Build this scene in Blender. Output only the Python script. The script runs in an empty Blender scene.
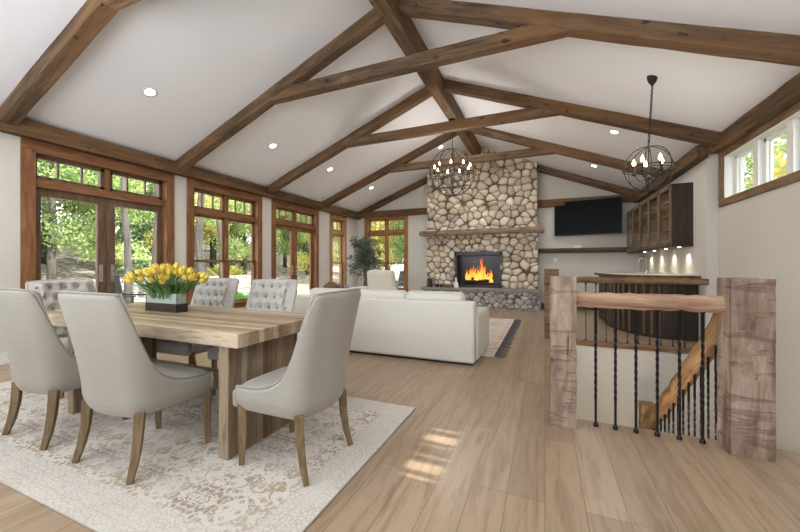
import bpy, math, random
import numpy as np
from mathutils import Vector, Matrix
R = math.radians
random.seed(7)
scene = bpy.context.scene
C = scene.collection

# ---------------------------------------------------------------- camera, world, sun, exposure
cam = bpy.data.cameras.new('camera')
cam.sensor_width = 36; cam.lens = 345 / 800 * 36; cam.clip_start = 0.05; cam.clip_end = 300
cam_o = bpy.data.objects.new('camera', cam); C.objects.link(cam_o)
cam_o.location = (0, 0, 1.2); cam_o.rotation_euler = (R(90), 0, math.atan(145 / 345))
scene.camera = cam_o
world = bpy.data.worlds.new('world'); scene.world = world; world.use_nodes = True
wb = world.node_tree.nodes['Background']
wb.inputs[0].default_value = (0.90, 0.95, 1.0, 1); wb.inputs[1].default_value = 3.4
sun = bpy.data.lights.new('sun', 'SUN'); sun.energy = 7.5; sun.angle = R(0.6); sun.color = (1, .95, .86)
sun_o = bpy.data.objects.new('sun', sun); C.objects.link(sun_o)
sun_o.rotation_euler = Vector((-1, 0.0, -0.73)).to_track_quat('-Z', 'Y').to_euler()
scene.view_settings.view_transform = 'Standard'; scene.view_settings.look = 'None'
scene.view_settings.exposure = 0.58; scene.view_settings.gamma = 1.0
scene.view_settings.use_curve_mapping = False
bnc = bpy.data.lights.new('ceiling_fill', 'AREA'); bnc.shape = 'RECTANGLE'; bnc.size = 4.5; bnc.size_y = 2.2; bnc.energy = 125; bnc.color = (.90, .95, 1)  # fill light added behind the camera to brighten the ceiling
fill_o = bpy.data.objects.new('ceiling_fill', bnc); C.objects.link(fill_o); fill_o.location = (-2.3, -1.4, 1.9); fill_o.rotation_euler = (R(180 - 28), 0, 0)
LAMP = 1.0          # strength of the recessed ceiling lamps

# ---------------------------------------------------------------- materials
def newmat(name, rough=.6, metal=0.0, color=(.5, .5, .5), spec=None):
    m = bpy.data.materials.new(name); m.use_nodes = True
    nt = m.node_tree; b = nt.nodes['Principled BSDF']
    b.inputs['Base Color'].default_value = (*color, 1)
    b.inputs['Roughness'].default_value = rough; b.inputs['Metallic'].default_value = metal
    if spec is not None: b.inputs['Specular IOR Level'].default_value = spec
    return m, nt, b
def N(nt, t, **kw):
    n = nt.nodes.new(t)
    for k, v in kw.items():
        if k.startswith('i_'):
            n.inputs[k[2:].replace('_', ' ')].default_value = v
        else: setattr(n, k, v)
    return n
def L(nt, a, b): nt.links.new(a, b)
def coords(nt, scale=(1, 1, 1), kind='Object', rot=(0, 0, 0), rnd=True):
    tc = N(nt, 'ShaderNodeTexCoord'); mp = N(nt, 'ShaderNodeMapping')
    mp.inputs['Scale'].default_value = scale; mp.inputs['Rotation'].default_value = rot
    if rnd:
        oi = N(nt, 'ShaderNodeObjectInfo'); ml = N(nt, 'ShaderNodeVectorMath', operation='MULTIPLY')
        cb = N(nt, 'ShaderNodeCombineXYZ')
        for i in range(3): L(nt, oi.outputs['Random'], cb.inputs[i])
        ml.inputs[1].default_value = (17.3, 9.1, 23.7); L(nt, cb.outputs[0], ml.inputs[0])
        ad = N(nt, 'ShaderNodeVectorMath', operation='ADD')
        L(nt, tc.outputs[kind], ad.inputs[0]); L(nt, ml.outputs[0], ad.inputs[1]); L(nt, ad.outputs[0], mp.inputs['Vector'])
    else: L(nt, tc.outputs[kind], mp.inputs['Vector'])
    return mp.outputs[0]
def noise(nt, vec, scale, detail=4, rough=.55, dist=0):
    n = N(nt, 'ShaderNodeTexNoise'); n.inputs['Scale'].default_value = scale; n.inputs['Detail'].default_value = detail
    n.inputs['Roughness'].default_value = rough; n.inputs['Distortion'].default_value = dist
    L(nt, vec, n.inputs['Vector']); return n.outputs['Fac']
def ramp(nt, fac, stops, interp='LINEAR'):
    r = N(nt, 'ShaderNodeValToRGB'); cr = r.color_ramp; cr.interpolation = interp
    while len(cr.elements) < len(stops): cr.elements.new(.5)
    for e, (p, c) in zip(cr.elements, stops): e.position = p; e.color = (*c, 1)
    L(nt, fac, r.inputs[0]); return r.outputs[0]
def mix(nt, a, b, fac, mode='MIX'):
    m = N(nt, 'ShaderNodeMix', data_type='RGBA', blend_type=mode)
    if isinstance(fac, (int, float)): m.inputs[0].default_value = fac
    else: L(nt, fac, m.inputs[0])
    for i, s in ((6, a), (7, b)):
        if isinstance(s, tuple): m.inputs[i].default_value = (*s, 1)
        else: L(nt, s, m.inputs[i])
    return m.outputs[2]
def math_(nt, op, a, b=None, c=None):
    m = N(nt, 'ShaderNodeMath', operation=op)
    for i, s in enumerate((a, b, c)):
        if s is None: continue
        if isinstance(s, (int, float)): m.inputs[i].default_value = s
        else: L(nt, s, m.inputs[i])
    return m.outputs[0]
def bump(nt, b, h, strength=.3, dist=.01):
    n = N(nt, 'ShaderNodeBump'); n.inputs['Strength'].default_value = strength; n.inputs['Distance'].default_value = dist
    L(nt, h, n.inputs['Height']); L(nt, n.outputs[0], b.inputs['Normal'])
def sep(nt, vec):
    s = N(nt, 'ShaderNodeSeparateXYZ'); L(nt, vec, s.inputs[0]); return s.outputs
AX = {'x': (1, 9, 9), 'y': (9, 1, 9), 'z': (9, 9, 1)}
def wood(name, dark, mid, light, axis='x', s=1.0, rough=.65, bmp=.35, marks=0.0, spec=.3, warm=None):
    m, nt, b = newmat(name, rough, spec=spec)
    a = AX[axis]
    v = coords(nt, tuple(q * s for q in a)); f = noise(nt, v, 1.6, 6, .6, .8)
    c = ramp(nt, f, [(.30, dark), (.5, mid), (.72, light)])
    v2 = coords(nt, tuple(q * s * (5 if q > 1 else 1.5) for q in a)); g = noise(nt, v2, 2.2, 3)
    c = mix(nt, c, tuple(q * .55 for q in dark), ramp(nt, g, [(.52, (0, 0, 0)), (.8, (.75, .75, .75))]))
    if warm:
        c = mix(nt, c, warm, ramp(nt, noise(nt, coords(nt, tuple(.35 * q ** .6 for q in a)), 1.3, 3), [(.48, (0, 0, 0)), (.66, (.6, .6, .6))]))
    if marks:
        v3 = coords(nt, (1.0, 1.6, 1.6)); k = noise(nt, v3, 5.5, 2)
        c = mix(nt, c, tuple(q * .22 for q in dark), ramp(nt, k, [(.66, (0, 0, 0)), (.74, (marks,) * 3)]))
    L(nt, c, b.inputs['Base Color']); bump(nt, b, g, bmp, .008)
    return m
def plain(name, col, rough=.6, metal=0, var=.06, scale=6, bmp=0, spec=None):
    m, nt, b = newmat(name, rough, metal, col, spec)
    f = noise(nt, coords(nt), scale, 3)
    c = mix(nt, tuple(max(0, q * (1 - var)) for q in col), tuple(min(1, q * (1 + var)) for q in col), f)
    L(nt, c, b.inputs['Base Color'])
    if bmp: bump(nt, b, noise(nt, coords(nt), scale * 20, 2), bmp, .003)
    return m
def emis(name, col, st, base=(.8, .8, .8)):
    m, nt, b = newmat(name, .4, color=base); b.inputs['Emission Color'].default_value = (*col, 1)
    b.inputs['Emission Strength'].default_value = st; return m
def boards(name, cols, width, board_axis, grain, rough=.5, bmp=.15):
    m, nt, b = newmat(name, rough, spec=.35)
    v = coords(nt, (1, 1, 1), rnd=False); xyz = sep(nt, v); idx = {'x': 0, 'y': 1, 'z': 2}[board_axis]
    w = noise(nt, coords(nt, (.8, .8, .8), rnd=False), 1.3, 1)
    q = math_(nt, 'ADD', math_(nt, 'DIVIDE', xyz[idx], width), math_(nt, 'MULTIPLY', w, .5))
    wn = N(nt, 'ShaderNodeTexWhiteNoise', noise_dimensions='1D'); L(nt, math_(nt, 'FLOOR', q), wn.inputs['W'])
    c = ramp(nt, wn.outputs[0], [(i / (len(cols) - 1), k) for i, k in enumerate(cols)])
    g = noise(nt, coords(nt, tuple(q * 3 for q in AX[grain]), rnd=False), 1.5, 5, .6, .6)
    c = mix(nt, c, tuple(k * .35 for k in cols[0]), ramp(nt, g, [(.5, (0, 0, 0)), (.75, (.7, .7, .7))]))
    L(nt, c, b.inputs['Base Color']); bump(nt, b, g, bmp, .004); return m

M = {}
def paint(name, col):
    m, nt, b = newmat(name, .85, color=col, spec=.2)
    f = noise(nt, coords(nt, rnd=False), 90, 2); bump(nt, b, f, .04, .002); return m
M['wall'] = paint('wall_paint', (.64, .615, .565))
M['ceil'] = paint('ceiling_paint', (.87, .89, .95))
M['white'] = plain('white_trim_paint', (.85, .85, .83), .5, var=.02)
M['beam'] = wood('reclaimed_beam', (.055, .036, .023), (.145, .092, .055), (.27, .175, .10), 'x', .9, .75, .5, .8, warm=(.27, .135, .055))
M['tan_beam'] = wood('pale_reclaimed_beam', (.16, .10, .06), (.28, .18, .105), (.42, .29, .18), 'x', .9, .75, .5, .6)
M['eave'] = wood('eave_beam', (.055, .032, .017), (.120, .070, .036), (.21, .125, .065), 'x', .9, .75, .5, .7, warm=(.24, .12, .05))
def hewn_mat(name):
    m, nt, b = newmat(name, .85, spec=.2)
    f = noise(nt, coords(nt, (5, 5, 1)), 2, 6, .65, .5)
    c = ramp(nt, f, [(.3, (.14, .092, .070)), (.5, (.30, .215, .165)), (.7, (.50, .40, .335))])
    a = noise(nt, coords(nt, (1.2, 1.2, 9)), 1.7, 3, .5, 1.0)      # adze cuts lie across the grain
    cut = ramp(nt, a, [(.53, (0, 0, 0)), (.60, (.55, .55, .55)), (.67, (0, 0, 0))]); c = mix(nt, c, (.13, .07, .055), cut)
    ck = noise(nt, coords(nt, (9, 9, .7)), 1.4, 4); crk = ramp(nt, ck, [(.645, (0, 0, 0)), (.66, (.9, .9, .9)), (.68, (0, 0, 0))]); c = mix(nt, c, (.05, .03, .025), crk)
    k = noise(nt, coords(nt), 6, 2); c = mix(nt, c, (.06, .03, .022), ramp(nt, k, [(.70, (0, 0, 0)), (.74, (.9, .9, .9))]))
    L(nt, c, b.inputs['Base Color']); h = math_(nt, 'SUBTRACT', f, math_(nt, 'MULTIPLY', math_(nt, 'ADD', cut, crk), .8)); bump(nt, b, h, .7, .012); return m
M['hewn'] = hewn_mat('hewn_oak')
M['log'] = wood('peeled_log', (.16, .085, .05), (.35, .21, .135), (.56, .39, .275), 'x', .8, .6, .4, .35)
M['log_dark'] = wood('brown_log', (.085, .048, .024), (.20, .12, .065), (.34, .22, .13), 'x', .8, .6, .4, .35)
M['stairlog'] = wood('stair_log', (.10, .05, .022), (.26, .155, .075), (.40, .26, .14), 'x', .8, .6, .4, .5)
M['casing'] = wood('window_casing_x', (.12, .047, .018), (.22, .095, .036), (.33, .155, .065), 'x', 1.3, .45, .15, 0, .4)
M['casing_z'] = wood('window_casing_z', (.12, .047, .018), (.22, .095, .036), (.33, .155, .065), 'z', 1.3, .45, .15, 0, .4)
M['gold'] = wood('window_wood_z', (.20, .085, .026), (.34, .16, .055), (.46, .24, .095), 'z', 1.3, .45, .15, 0, .4)
M['goldx'] = wood('window_wood_x', (.20, .085, .026), (.34, .16, .055), (.46, .24, .095), 'x', 1.3, .45, .15, 0, .4)
M['door'] = wood('door_wood', (.075, .042, .022), (.135, .082, .048), (.20, .125, .075), 'z', 1.5, .45, .12, 0, .4)
M['clere'] = wood('clerestory_trim', (.10, .055, .027), (.21, .13, .07), (.32, .21, .12), 'x', 1, .7, .3, .3)
M['leg'] = wood('oak_chair_leg', (.13, .082, .040), (.215, .145, .078), (.30, .21, .12), 'z', 2, .55, .15, 0, .3)
M['cab'] = wood('espresso_cabinet', (.022, .015, .012), (.038, .026, .020), (.06, .042, .032), 'z', 1, .5, .1, 0, .3)
M['cabin'] = boards('cabinet_interior', [(.30, .19, .10), (.52, .36, .20), (.40, .26, .14)], .15, 'z', 'y', .6)
M['cabdoor'] = wood('cabinet_door_wood', (.10, .07, .043), (.17, .12, .075), (.24, .175, .115), 'z', 2, .5, .1, 0, .3)
TB = [(.24, .15, .085), (.46, .335, .21), (.62, .49, .34), (.36, .25, .15), (.68, .56, .41), (.28, .18, .10), (.54, .41, .27)]
TB = [tuple(q * .86 for q in c) for c in TB]
M['tabletop'] = boards('table_boards', TB, .042, 'y', 'x', .42)
TL = [tuple(q * .72 for q in c) for c in TB]
M['tableleg'] = boards('table_leg_boards', TL, .045, 'y', 'z', .5)
M['tablebeam'] = boards('table_stretcher_wood', TL, .05, 'z', 'x', .5)
def fabric(name, col):
    m, nt, b = newmat(name, .95, color=col, spec=.1)
    v = coords(nt, (160, 160, 160)); f = noise(nt, v, 3, 2)
    g = noise(nt, coords(nt, (3, 3, 60)), 1.5, 3)
    c = mix(nt, tuple(q * .90 for q in col), tuple(min(1, q * 1.06) for q in col), g); L(nt, c, b.inputs['Base Color'])
    bump(nt, b, f, .15, .002); b.inputs['Sheen Weight'].default_value = .2; return m
M['linen'] = fabric('chair_linen', (.385, .362, .318))
M['linen2'] = fabric('tufted_linen', (.45, .43, .395))
M['button'] = fabric('button_fabric', (.33, .30, .26))
M['sofa'] = fabric('sofa_fabric', (.68, .655, .58))
M['armf'] = fabric('armchair_fabric', (.66, .61, .53))
M['black'] = plain('black_iron', (.018, .017, .018), .45, .6)
M['blackp'] = plain('black_paint', (.012, .012, .014), .35)
M['bronze'] = plain('bronze_iron', (.022, .016, .012), .6, .3)
M['nickel'] = plain('satin_nickel', (.55, .53, .50), .3, .9)
M['bulb'] = emis('warm_bulb', (1, .72, .40), 14)
M['can'] = emis('recessed_lens', (1, .94, .85), 9)
M['candle'] = plain('ivory_candle_sleeve', (.55, .47, .36), .6)
M['charcoal'] = plain('charcoal_ceramic', (.03, .03, .032), .6)
M['plastic'] = plain('white_plastic', (.8, .8, .78), .4)
M['screen'] = plain('black_screen', (.005, .005, .007), .3, spec=.05)
M['stonetop'] = plain('pale_counter_stone', (.72, .66, .56), .25, var=.1, scale=9)
M['hearth'] = plain('hearth_slab_stone', (.27, .25, .23), .85, var=.25, scale=5, bmp=.4)
M['mantle'] = wood('mantle_slab_wood', (.13, .085, .05), (.30, .22, .145), (.47, .38, .28), 'x', 1, .75, .5, .6)
M['ledge'] = wood('ledge_slab_wood', (.045, .028, .017), (.11, .07, .042), (.20, .135, .085), 'x', 1, .7, .5, .6)
def glass(name='window_glass', ior=1.30):
    m = bpy.data.materials.new(name); m.use_nodes = True; nt = m.node_tree; nt.nodes.clear()
    o = N(nt, 'ShaderNodeOutputMaterial'); t = N(nt, 'ShaderNodeBsdfTransparent'); g = N(nt, 'ShaderNodeBsdfGlossy')
    g.inputs['Roughness'].default_value = .03; mx = N(nt, 'ShaderNodeMixShader'); fr = N(nt, 'ShaderNodeFresnel')
    fr.inputs[0].default_value = ior; t.inputs[0].default_value = (.96, .975, .97, 1)
    ge = N(nt, 'ShaderNodeNewGeometry'); fq = math_(nt, 'MULTIPLY', fr.outputs[0], math_(nt, 'SUBTRACT', 1.0, ge.outputs['Backfacing'])); L(nt, fq, mx.inputs[0]); L(nt, t.outputs[0], mx.inputs[1]); L(nt, g.outputs[0], mx.inputs[2]); L(nt, mx.outputs[0], o.inputs[0])
    return m
M['glass'] = glass()
def floor_mat():
    m, nt, b = newmat('oak_plank_floor', .30, spec=.5)
    v = coords(nt, (1, 1, 1), rnd=False, rot=(0, 0, R(90)))
    br = N(nt, 'ShaderNodeTexBrick'); br.offset = .37; br.offset_frequency = 3
    L(nt, v, br.inputs['Vector']); br.inputs['Scale'].default_value = 1
    br.inputs['Brick Width'].default_value = 1.9; br.inputs['Row Height'].default_value = .185
    br.inputs['Mortar Size'].default_value = .0022; br.inputs['Mortar Smooth'].default_value = .2
    br.inputs['Color1'].default_value = (.335, .240, .160, 1); br.inputs['Color2'].default_value = (.44, .325, .222, 1)
    br.inputs['Mortar'].default_value = (.17, .115, .075, 1)
    v2 = coords(nt, (10, .9, 1), rnd=False); g = noise(nt, v2, 1.8, 6, .62, 1.2)
    c = mix(nt, br.outputs['Color'], (.21, .135, .08), ramp(nt, g, [(.45, (0, 0, 0)), (.70, (.7, .7, .7))]))
    g2 = noise(nt, coords(nt, (45, 2.2, 1), rnd=False), 2, 3)
    c = mix(nt, c, (.46, .36, .26), ramp(nt, g2, [(.5, (0, 0, 0)), (.75, (.35, .35, .35))]))
    L(nt, c, b.inputs['Base Color']); bump(nt, b, g2, .06, .002)
    return m
M['floor'] = floor_mat()
def rug_mat(name, hx, hy, base, pat, gold, border=True, scale=1.0):
    m, nt, b = newmat(name, .95, spec=.05)
    v = coords(nt, (1, 1, 1), rnd=False); xyz = sep(nt, v)
    ax = math_(nt, 'ABSOLUTE', xyz[0]); ay = math_(nt, 'ABSOLUTE', xyz[1])
    # mirrored repeat so the ornament is symmetric, like a woven damask
    px = math_(nt, 'PINGPONG', xyz[0], .235 * scale); py = math_(nt, 'PINGPONG', xyz[1], .29 * scale)
    cb = N(nt, 'ShaderNodeCombineXYZ'); L(nt, px, cb.inputs[0]); L(nt, py, cb.inputs[1])
    f = noise(nt, cb.outputs[0], 17 / scale, 2, .5, 1.4)
    vo = N(nt, 'ShaderNodeTexVoronoi', feature='DISTANCE_TO_EDGE'); vo.inputs['Scale'].default_value = 22 / scale; L(nt, cb.outputs[0], vo.inputs['Vector'])
    wear = noise(nt, v, 2.2, 4)
    c = mix(nt, pat, base, ramp(nt, f, [(.46, (0, 0, 0)), (.50, (1, 1, 1))]))
    c = mix(nt, c, base, ramp(nt, vo.outputs[0], [(.05, (1, 1, 1)), (.09, (0, 0, 0))]))
    gold_f = noise(nt, coords(nt, (1, 1, 1), rnd=False), 1.6, 2)
    c = mix(nt, c, gold, math_(nt, 'MULTIPLY', ramp(nt, gold_f, [(.5, (0, 0, 0)), (.62, (.5, .5, .5))]), ramp(nt, f, [(.46, (1, 1, 1)), (.5, (0, 0, 0))])))
    if border:
        d = math_(nt, 'MINIMUM', math_(nt, 'SUBTRACT', hx, ax), math_(nt, 'SUBTRACT', hy, ay))
        st = math_(nt, 'FRACT', math_(nt, 'MULTIPLY', d, 14.5))
        chk = N(nt, 'ShaderNodeTexVoronoi', feature='DISTANCE_TO_EDGE'); chk.inputs['Scale'].default_value = 42; L(nt, v, chk.inputs['Vector'])
        bc = mix(nt, base, tuple(q * .74 for q in base), ramp(nt, chk.outputs[0], [(.06, (1, 1, 1)), (.12, (0, 0, 0))]))
        bc = mix(nt, bc, tuple(q * .62 for q in base), ramp(nt, st, [(.0, (.8, .8, .8)), (.09, (0, 0, 0))]))
        c = mix(nt, bc, c, math_(nt, 'GREATER_THAN', d, .21))
    c = mix(nt, c, base, ramp(nt, wear, [(.42, (0, 0, 0)), (.75, (.75, .75, .75))]))
    fine = noise(nt, v, 130, 2); c = mix(nt, c, tuple(q * .72 for q in base), ramp(nt, fine, [(.5, (0, 0, 0)), (.7, (.5, .5, .5))]))
    L(nt, c, b.inputs['Base Color']); bump(nt, b, fine, .3, .004)
    return m
def stone_mat(name, tint=(1, 1, 1)):
    m, nt, b = newmat(name, .85, spec=.2)
    at = N(nt, 'ShaderNodeVertexColor'); at.layer_name = 'stone'
    f = noise(nt, coords(nt, rnd=False), 18, 5)
    c = mix(nt, at.outputs[0], tint, 1.0, 'MULTIPLY')
    c = mix(nt, c, (.6, .6, .6), ramp(nt, f, [(.4, (.0, .0, .0)), (.85, (.4, .4, .4))]), 'MULTIPLY')
    L(nt, c, b.inputs['Base Color']); bump(nt, b, f, .35, .01); return m
M['stone'] = stone_mat('river_stone')
def leafmat(name, c1, c2):
    m = bpy.data.materials.new(name); m.use_nodes = True; nt = m.node_tree; nt.nodes.clear()
    o = N(nt, 'ShaderNodeOutputMaterial'); d = N(nt, 'ShaderNodeBsdfDiffuse'); t = N(nt, 'ShaderNodeBsdfTranslucent'); mx = N(nt, 'ShaderNodeMixShader'); mx.inputs[0].default_value = .4
    f = noise(nt, coords(nt), 2.5, 3); oi = N(nt, 'ShaderNodeObjectInfo')
    f = math_(nt, 'ADD', math_(nt, 'MULTIPLY', f, .75), math_(nt, 'MULTIPLY', oi.outputs['Random'], .25))
    c = ramp(nt, f, [(.35, c1), (.65, c2)])
    L(nt, c, d.inputs[0]); L(nt, c, t.inputs[0]); L(nt, d.outputs[0], mx.inputs[1]); L(nt, t.outputs[0], mx.inputs[2]); L(nt, mx.outputs[0], o.inputs[0]); return m
M['lf_g'] = leafmat('bright_leaves', (.20, .30, .09), (.50, .58, .26))
M['lf_y'] = leafmat('yellowing_leaves', (.30, .33, .08), (.62, .52, .18))
M['lf_d'] = leafmat('evergreen_needles', (.18, .26, .13), (.44, .54, .32))
M['olive'] = leafmat('olive_leaves', (.11, .145, .11), (.33, .38, .31))
M['fern'] = leafmat('fern_leaves', (.10, .26, .05), (.28, .52, .12))
M['stem'] = plain('green_stem', (.10, .20, .05), .6)
M['tleaf'] = plain('tulip_leaf_green', (.07, .16, .045), .5)
M['petal'] = plain('yellow_petals', (.78, .60, .10), .5, var=.18, scale=30)
M['bark'] = wood('tree_bark', (.045, .038, .032), (.09, .078, .066), (.16, .14, .122), 'z', .8, .9, .8)

# ---------------------------------------------------------------- mesh building
class MB:
    def __init__(s): s.v = []; s.f = []
    def add(s, vs, fs):
        o = len(s.v); s.v += [tuple(v) for v in vs]; s.f += [tuple(i + o for i in f) for f in fs]; return s
    def box(s, c, d, rot=None, taper=1.0):
        vs = []
        for z in (-1, 1):
            k = taper if z < 0 else 1
            for y in (-1, 1):
                for x in (-1, 1): vs.append(Vector((x * d[0] / 2 * k, y * d[1] / 2 * k, z * d[2] / 2)))
        if rot is not None: vs = [rot @ v for v in vs]
        vs = [v + Vector(c) for v in vs]
        return s.add(vs, [(0, 2, 3, 1), (4, 5, 7, 6), (0, 1, 5, 4), (2, 6, 7, 3), (0, 4, 6, 2), (1, 3, 7, 5)])
    def b(s, x0, x1, y0, y1, z0, z1): return s.box(((x0 + x1) / 2, (y0 + y1) / 2, (z0 + z1) / 2), (abs(x1 - x0), abs(y1 - y0), abs(z1 - z0)))
    def tube(s, pts, r, n=8, closed=False, sq=False):
        pts = [Vector(p) for p in pts]; k = len(pts)
        rs = r if isinstance(r, (list, tuple)) else [r] * k
        up = None; vs = []
        for i, p in enumerate(pts):
            a = pts[(i - 1) % k] if (closed or i > 0) else p; c = pts[(i + 1) % k] if (closed or i < k - 1) else p
            t = (c - a).normalized()
            if up is None: up = t.orthogonal().normalized()
            up = (up - t * up.dot(t)).normalized(); w = t.cross(up)
            for j in range(n):
                an = 2 * math.pi * (j + (.5 if sq else 0)) / n
                vs.append(p + (up * math.cos(an) + w * math.sin(an)) * rs[i])
        fs = []
        for i in range(k if closed else k - 1):
            for j in range(n):
                a = i * n + j; b_ = i * n + (j + 1) % n; c = ((i + 1) % k) * n + (j + 1) % n; d = ((i + 1) % k) * n + j
                fs.append((a, b_, c, d))
        if not closed: fs += [tuple(range(n - 1, -1, -1)), tuple(range((k - 1) * n, k * n))]
        return s.add(vs, fs)
    def lathe(s, prof, c=(0, 0, 0), n=16):
        vs = []; k = len(prof)
        for r, z in prof:
            for j in range(n):
                a = 2 * math.pi * j / n; vs.append((c[0] + r * math.cos(a), c[1] + r * math.sin(a), c[2] + z))
        fs = [(i * n + j, i * n + (j + 1) % n, (i + 1) * n + (j + 1) % n, (i + 1) * n + j) for i in range(k - 1) for j in range(n)]
        fs += [tuple(range(n - 1, -1, -1)), tuple(range((k - 1) * n, k * n))]
        return s.add(vs, fs)
    def ring(s, c, r, t, axis='z', n=28, m=6, tilt=None, sx=1, sy=1):
        pts = []
        for i in range(n):
            a = 2 * math.pi * i / n; p = Vector((math.cos(a) * r * sx, math.sin(a) * r * sy, 0))
            if axis == 'x': p = Vector((0, p.x, p.y))
            if axis == 'y': p = Vector((p.x, 0, p.y))
            if tilt is not None: p = tilt @ p
            pts.append(p + Vector(c))
        return s.tube(pts, t, m, True)
    def sphere(s, c, r, n=10, m=7, sz=1):
        return s.lathe([(max(.0005, r * math.sin(math.pi * i / m)), -r * sz * math.cos(math.pi * i / m)) for i in range(m + 1)], c, n)
    def prism(s, poly, z0, z1):
        n = len(poly); vs = [(x, y, z0) for x, y in poly] + [(x, y, z1) for x, y in poly]
        return s.add(vs, [tuple(range(n - 1, -1, -1)), tuple(range(n, 2 * n))] + [(i, (i + 1) % n, n + (i + 1) % n, n + i) for i in range(n)])
    def yprism(s, poly, y0, y1):
        n = len(poly); vs = [(x, y0, z) for x, z in poly] + [(x, y1, z) for x, z in poly]
        return s.add(vs, [tuple(range(n)), tuple(range(2 * n - 1, n - 1, -1))] + [(i, n + i, n + (i + 1) % n, (i + 1) % n) for i in range(n)])
    def build(s, name, mat, parent=None, smooth=False, bevel=0, sub=0, loc=None):
        me = bpy.data.meshes.new(name); me.from_pydata(s.v, [], s.f); me.update()
        o = bpy.data.objects.new(name, me); C.objects.link(o)
        for mt in (mat if isinstance(mat, list) else [mat]): me.materials.append(mt)
        if parent: o.parent = parent
        if loc: o.location = loc
        if smooth: me.polygons.foreach_set('use_smooth', [True] * len(me.polygons))
        if bevel:
            md = o.modifiers.new('bevel', 'BEVEL'); md.width = bevel; md.segments = 2; md.limit_method = 'ANGLE'
        if sub:
            md = o.modifiers.new('sub', 'SUBSURF'); md.levels = sub; md.render_levels = sub
        return o
def thing(name, label, cat, loc=(0, 0, 0), rz=0, group=None, scale=None):
    o = bpy.data.objects.new(name, None); C.objects.link(o); o.location = loc; o.rotation_euler = (0, 0, rz)
    o.empty_display_size = .1
    if scale: o.scale = scale
    return tag(o, label, cat, group)
def tag(o, label, cat, group=None):
    o['label'] = label; o['category'] = cat
    if group: o['group'] = group
    return o
def struct(o): o['kind'] = 'structure'; return o
def sroot(name, loc, rz):
    o = bpy.data.objects.new(name, None); C.objects.link(o); o.location = loc; o.rotation_euler = (0, 0, rz); return struct(o)
def dup(root, loc, rz=0, label=None, scale=None):
    def cp(o, par):
        c = o.copy(); C.objects.link(c)
        if par: c.parent = par
        for ch in kids.get(o, []): cp(ch, c)
        return c
    kids = {}
    for o in root.children_recursive: kids.setdefault(o.parent, []).append(o)
    r = cp(root, None); r.location = loc; r.rotation_euler = (0, 0, rz)
    if scale: r.scale = scale
    if label: r['label'] = label
    return r
rng = random.Random(3)
def rough_bar(name, p0, p1, w, h, mat, parent=None, jit=.0028, seg=None, up=(0, 0, 1), bevel=.008):
    """squared timber whose local X runs along its length; width w across, height h"""
    p0, p1 = Vector(p0), Vector(p1); d = p1 - p0; ln = d.length; x = d.normalized()
    y = Vector(up).cross(x).normalized(); z = x.cross(y)
    n = seg or max(2, int(ln / .25)); m = MB(); vs = []; fs = []
    base = [(-w / 2, -h / 2), (w / 2, -h / 2), (w / 2, h / 2), (-w / 2, h / 2)]
    for i in range(n + 1):
        for a, b_ in base: vs.append((ln * i / n - ln / 2, a + rng.uniform(-jit, jit), b_ + rng.uniform(-jit, jit)))
    for i in range(n):
        for j in range(4): fs.append((i * 4 + j, i * 4 + (j + 1) % 4, i * 4 + 4 + (j + 1) % 4, i * 4 + 4 + j))
    fs += [(3, 2, 1, 0), tuple(n * 4 + j for j in range(4))]
    m.add(vs, fs); o = m.build(name, mat, parent, bevel=bevel)
    mt = Matrix((x, y, z)).transposed().to_4x4(); mt.translation = (p0 + p1) / 2
    o.matrix_local = mt
    return o
def log_bar(name, p0, p1, r, mat, parent=None, jit=.005, n=22):
    p0, p1 = Vector(p0), Vector(p1); d = p1 - p0; ln = d.length
    pts = [(ln * (i / n - .5), rng.uniform(-jit, jit), rng.uniform(-jit, jit)) for i in range(n + 1)]
    rs = [r * (1 + rng.uniform(-.05, .05)) for _ in pts]; rs[0] *= .9; rs[-1] *= .9
    o = MB().tube(pts, rs, 12).build(name, mat, parent, smooth=True)
    q = d.to_track_quat('X', 'Z'); o.rotation_mode = 'QUATERNION'; o.rotation_quaternion = q; o.location = (p0 + p1) / 2
    return o

# ---------------------------------------------------------------- room shell
XL, XR, XRF, YB, YF, YJ = -6.1, 2.4, 2.25, -2.6, 10.65, 6.62
EZ = 3.03; SL = .3958; RX = -1.83; RZ = EZ + SL * (RX - XL)
def ceil_z(x): return EZ + SL * (x - XL) if x < RX else RZ - .397 * (x - RX)
SX0, SX1, SY0, SY1 = .16, XR, 3.04, 6.2       # stair opening
f = MB(); f.b(XL - .2, SX0, YB, YF + .3, -.25, 0); f.b(SX0, XR + .2, YB, SY0, -.25, 0); f.b(SX0, XR + .2, SY1, YF + .3, -.25, 0)
struct(f.build('floor', M['floor']))
cl = MB()
cl.yprism([(XL - .3, EZ - .3 * SL), (RX, RZ), (XR + .25, RZ - .397 * (XR + .25 - RX)), (XR + .25, RZ - .397 * (XR + .25 - RX) + .25), (RX, RZ + .25), (XL - .3, EZ - .3 * SL + .25)], YB - .3, YF + .8)
struct(cl.build('ceiling', M['ceil']))

def wall(name, loc, rz, length, h, th, holes, mat, z0=0.0):
    """wall in local coords: x along, y outward 0..th, z up; holes (a0,a1,b0,b1)"""
    m = MB(); a = z_ = None
    holes = sorted(holes); x = 0
    for (a0, a1, b0, b1) in holes:
        if a0 > x: m.b(x, a0, 0, th, z0, h)
        if b0 > z0: m.b(a0, a1, 0, th, z0, b0)
        if b1 < h: m.b(a0, a1, 0, th, b1, h)
        x = a1
    if x < length: m.b(x, length, 0, th, z0, h)
    o = m.build(name, mat); o.location = loc; o.rotation_euler = (0, 0, rz); return struct(o)
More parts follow.
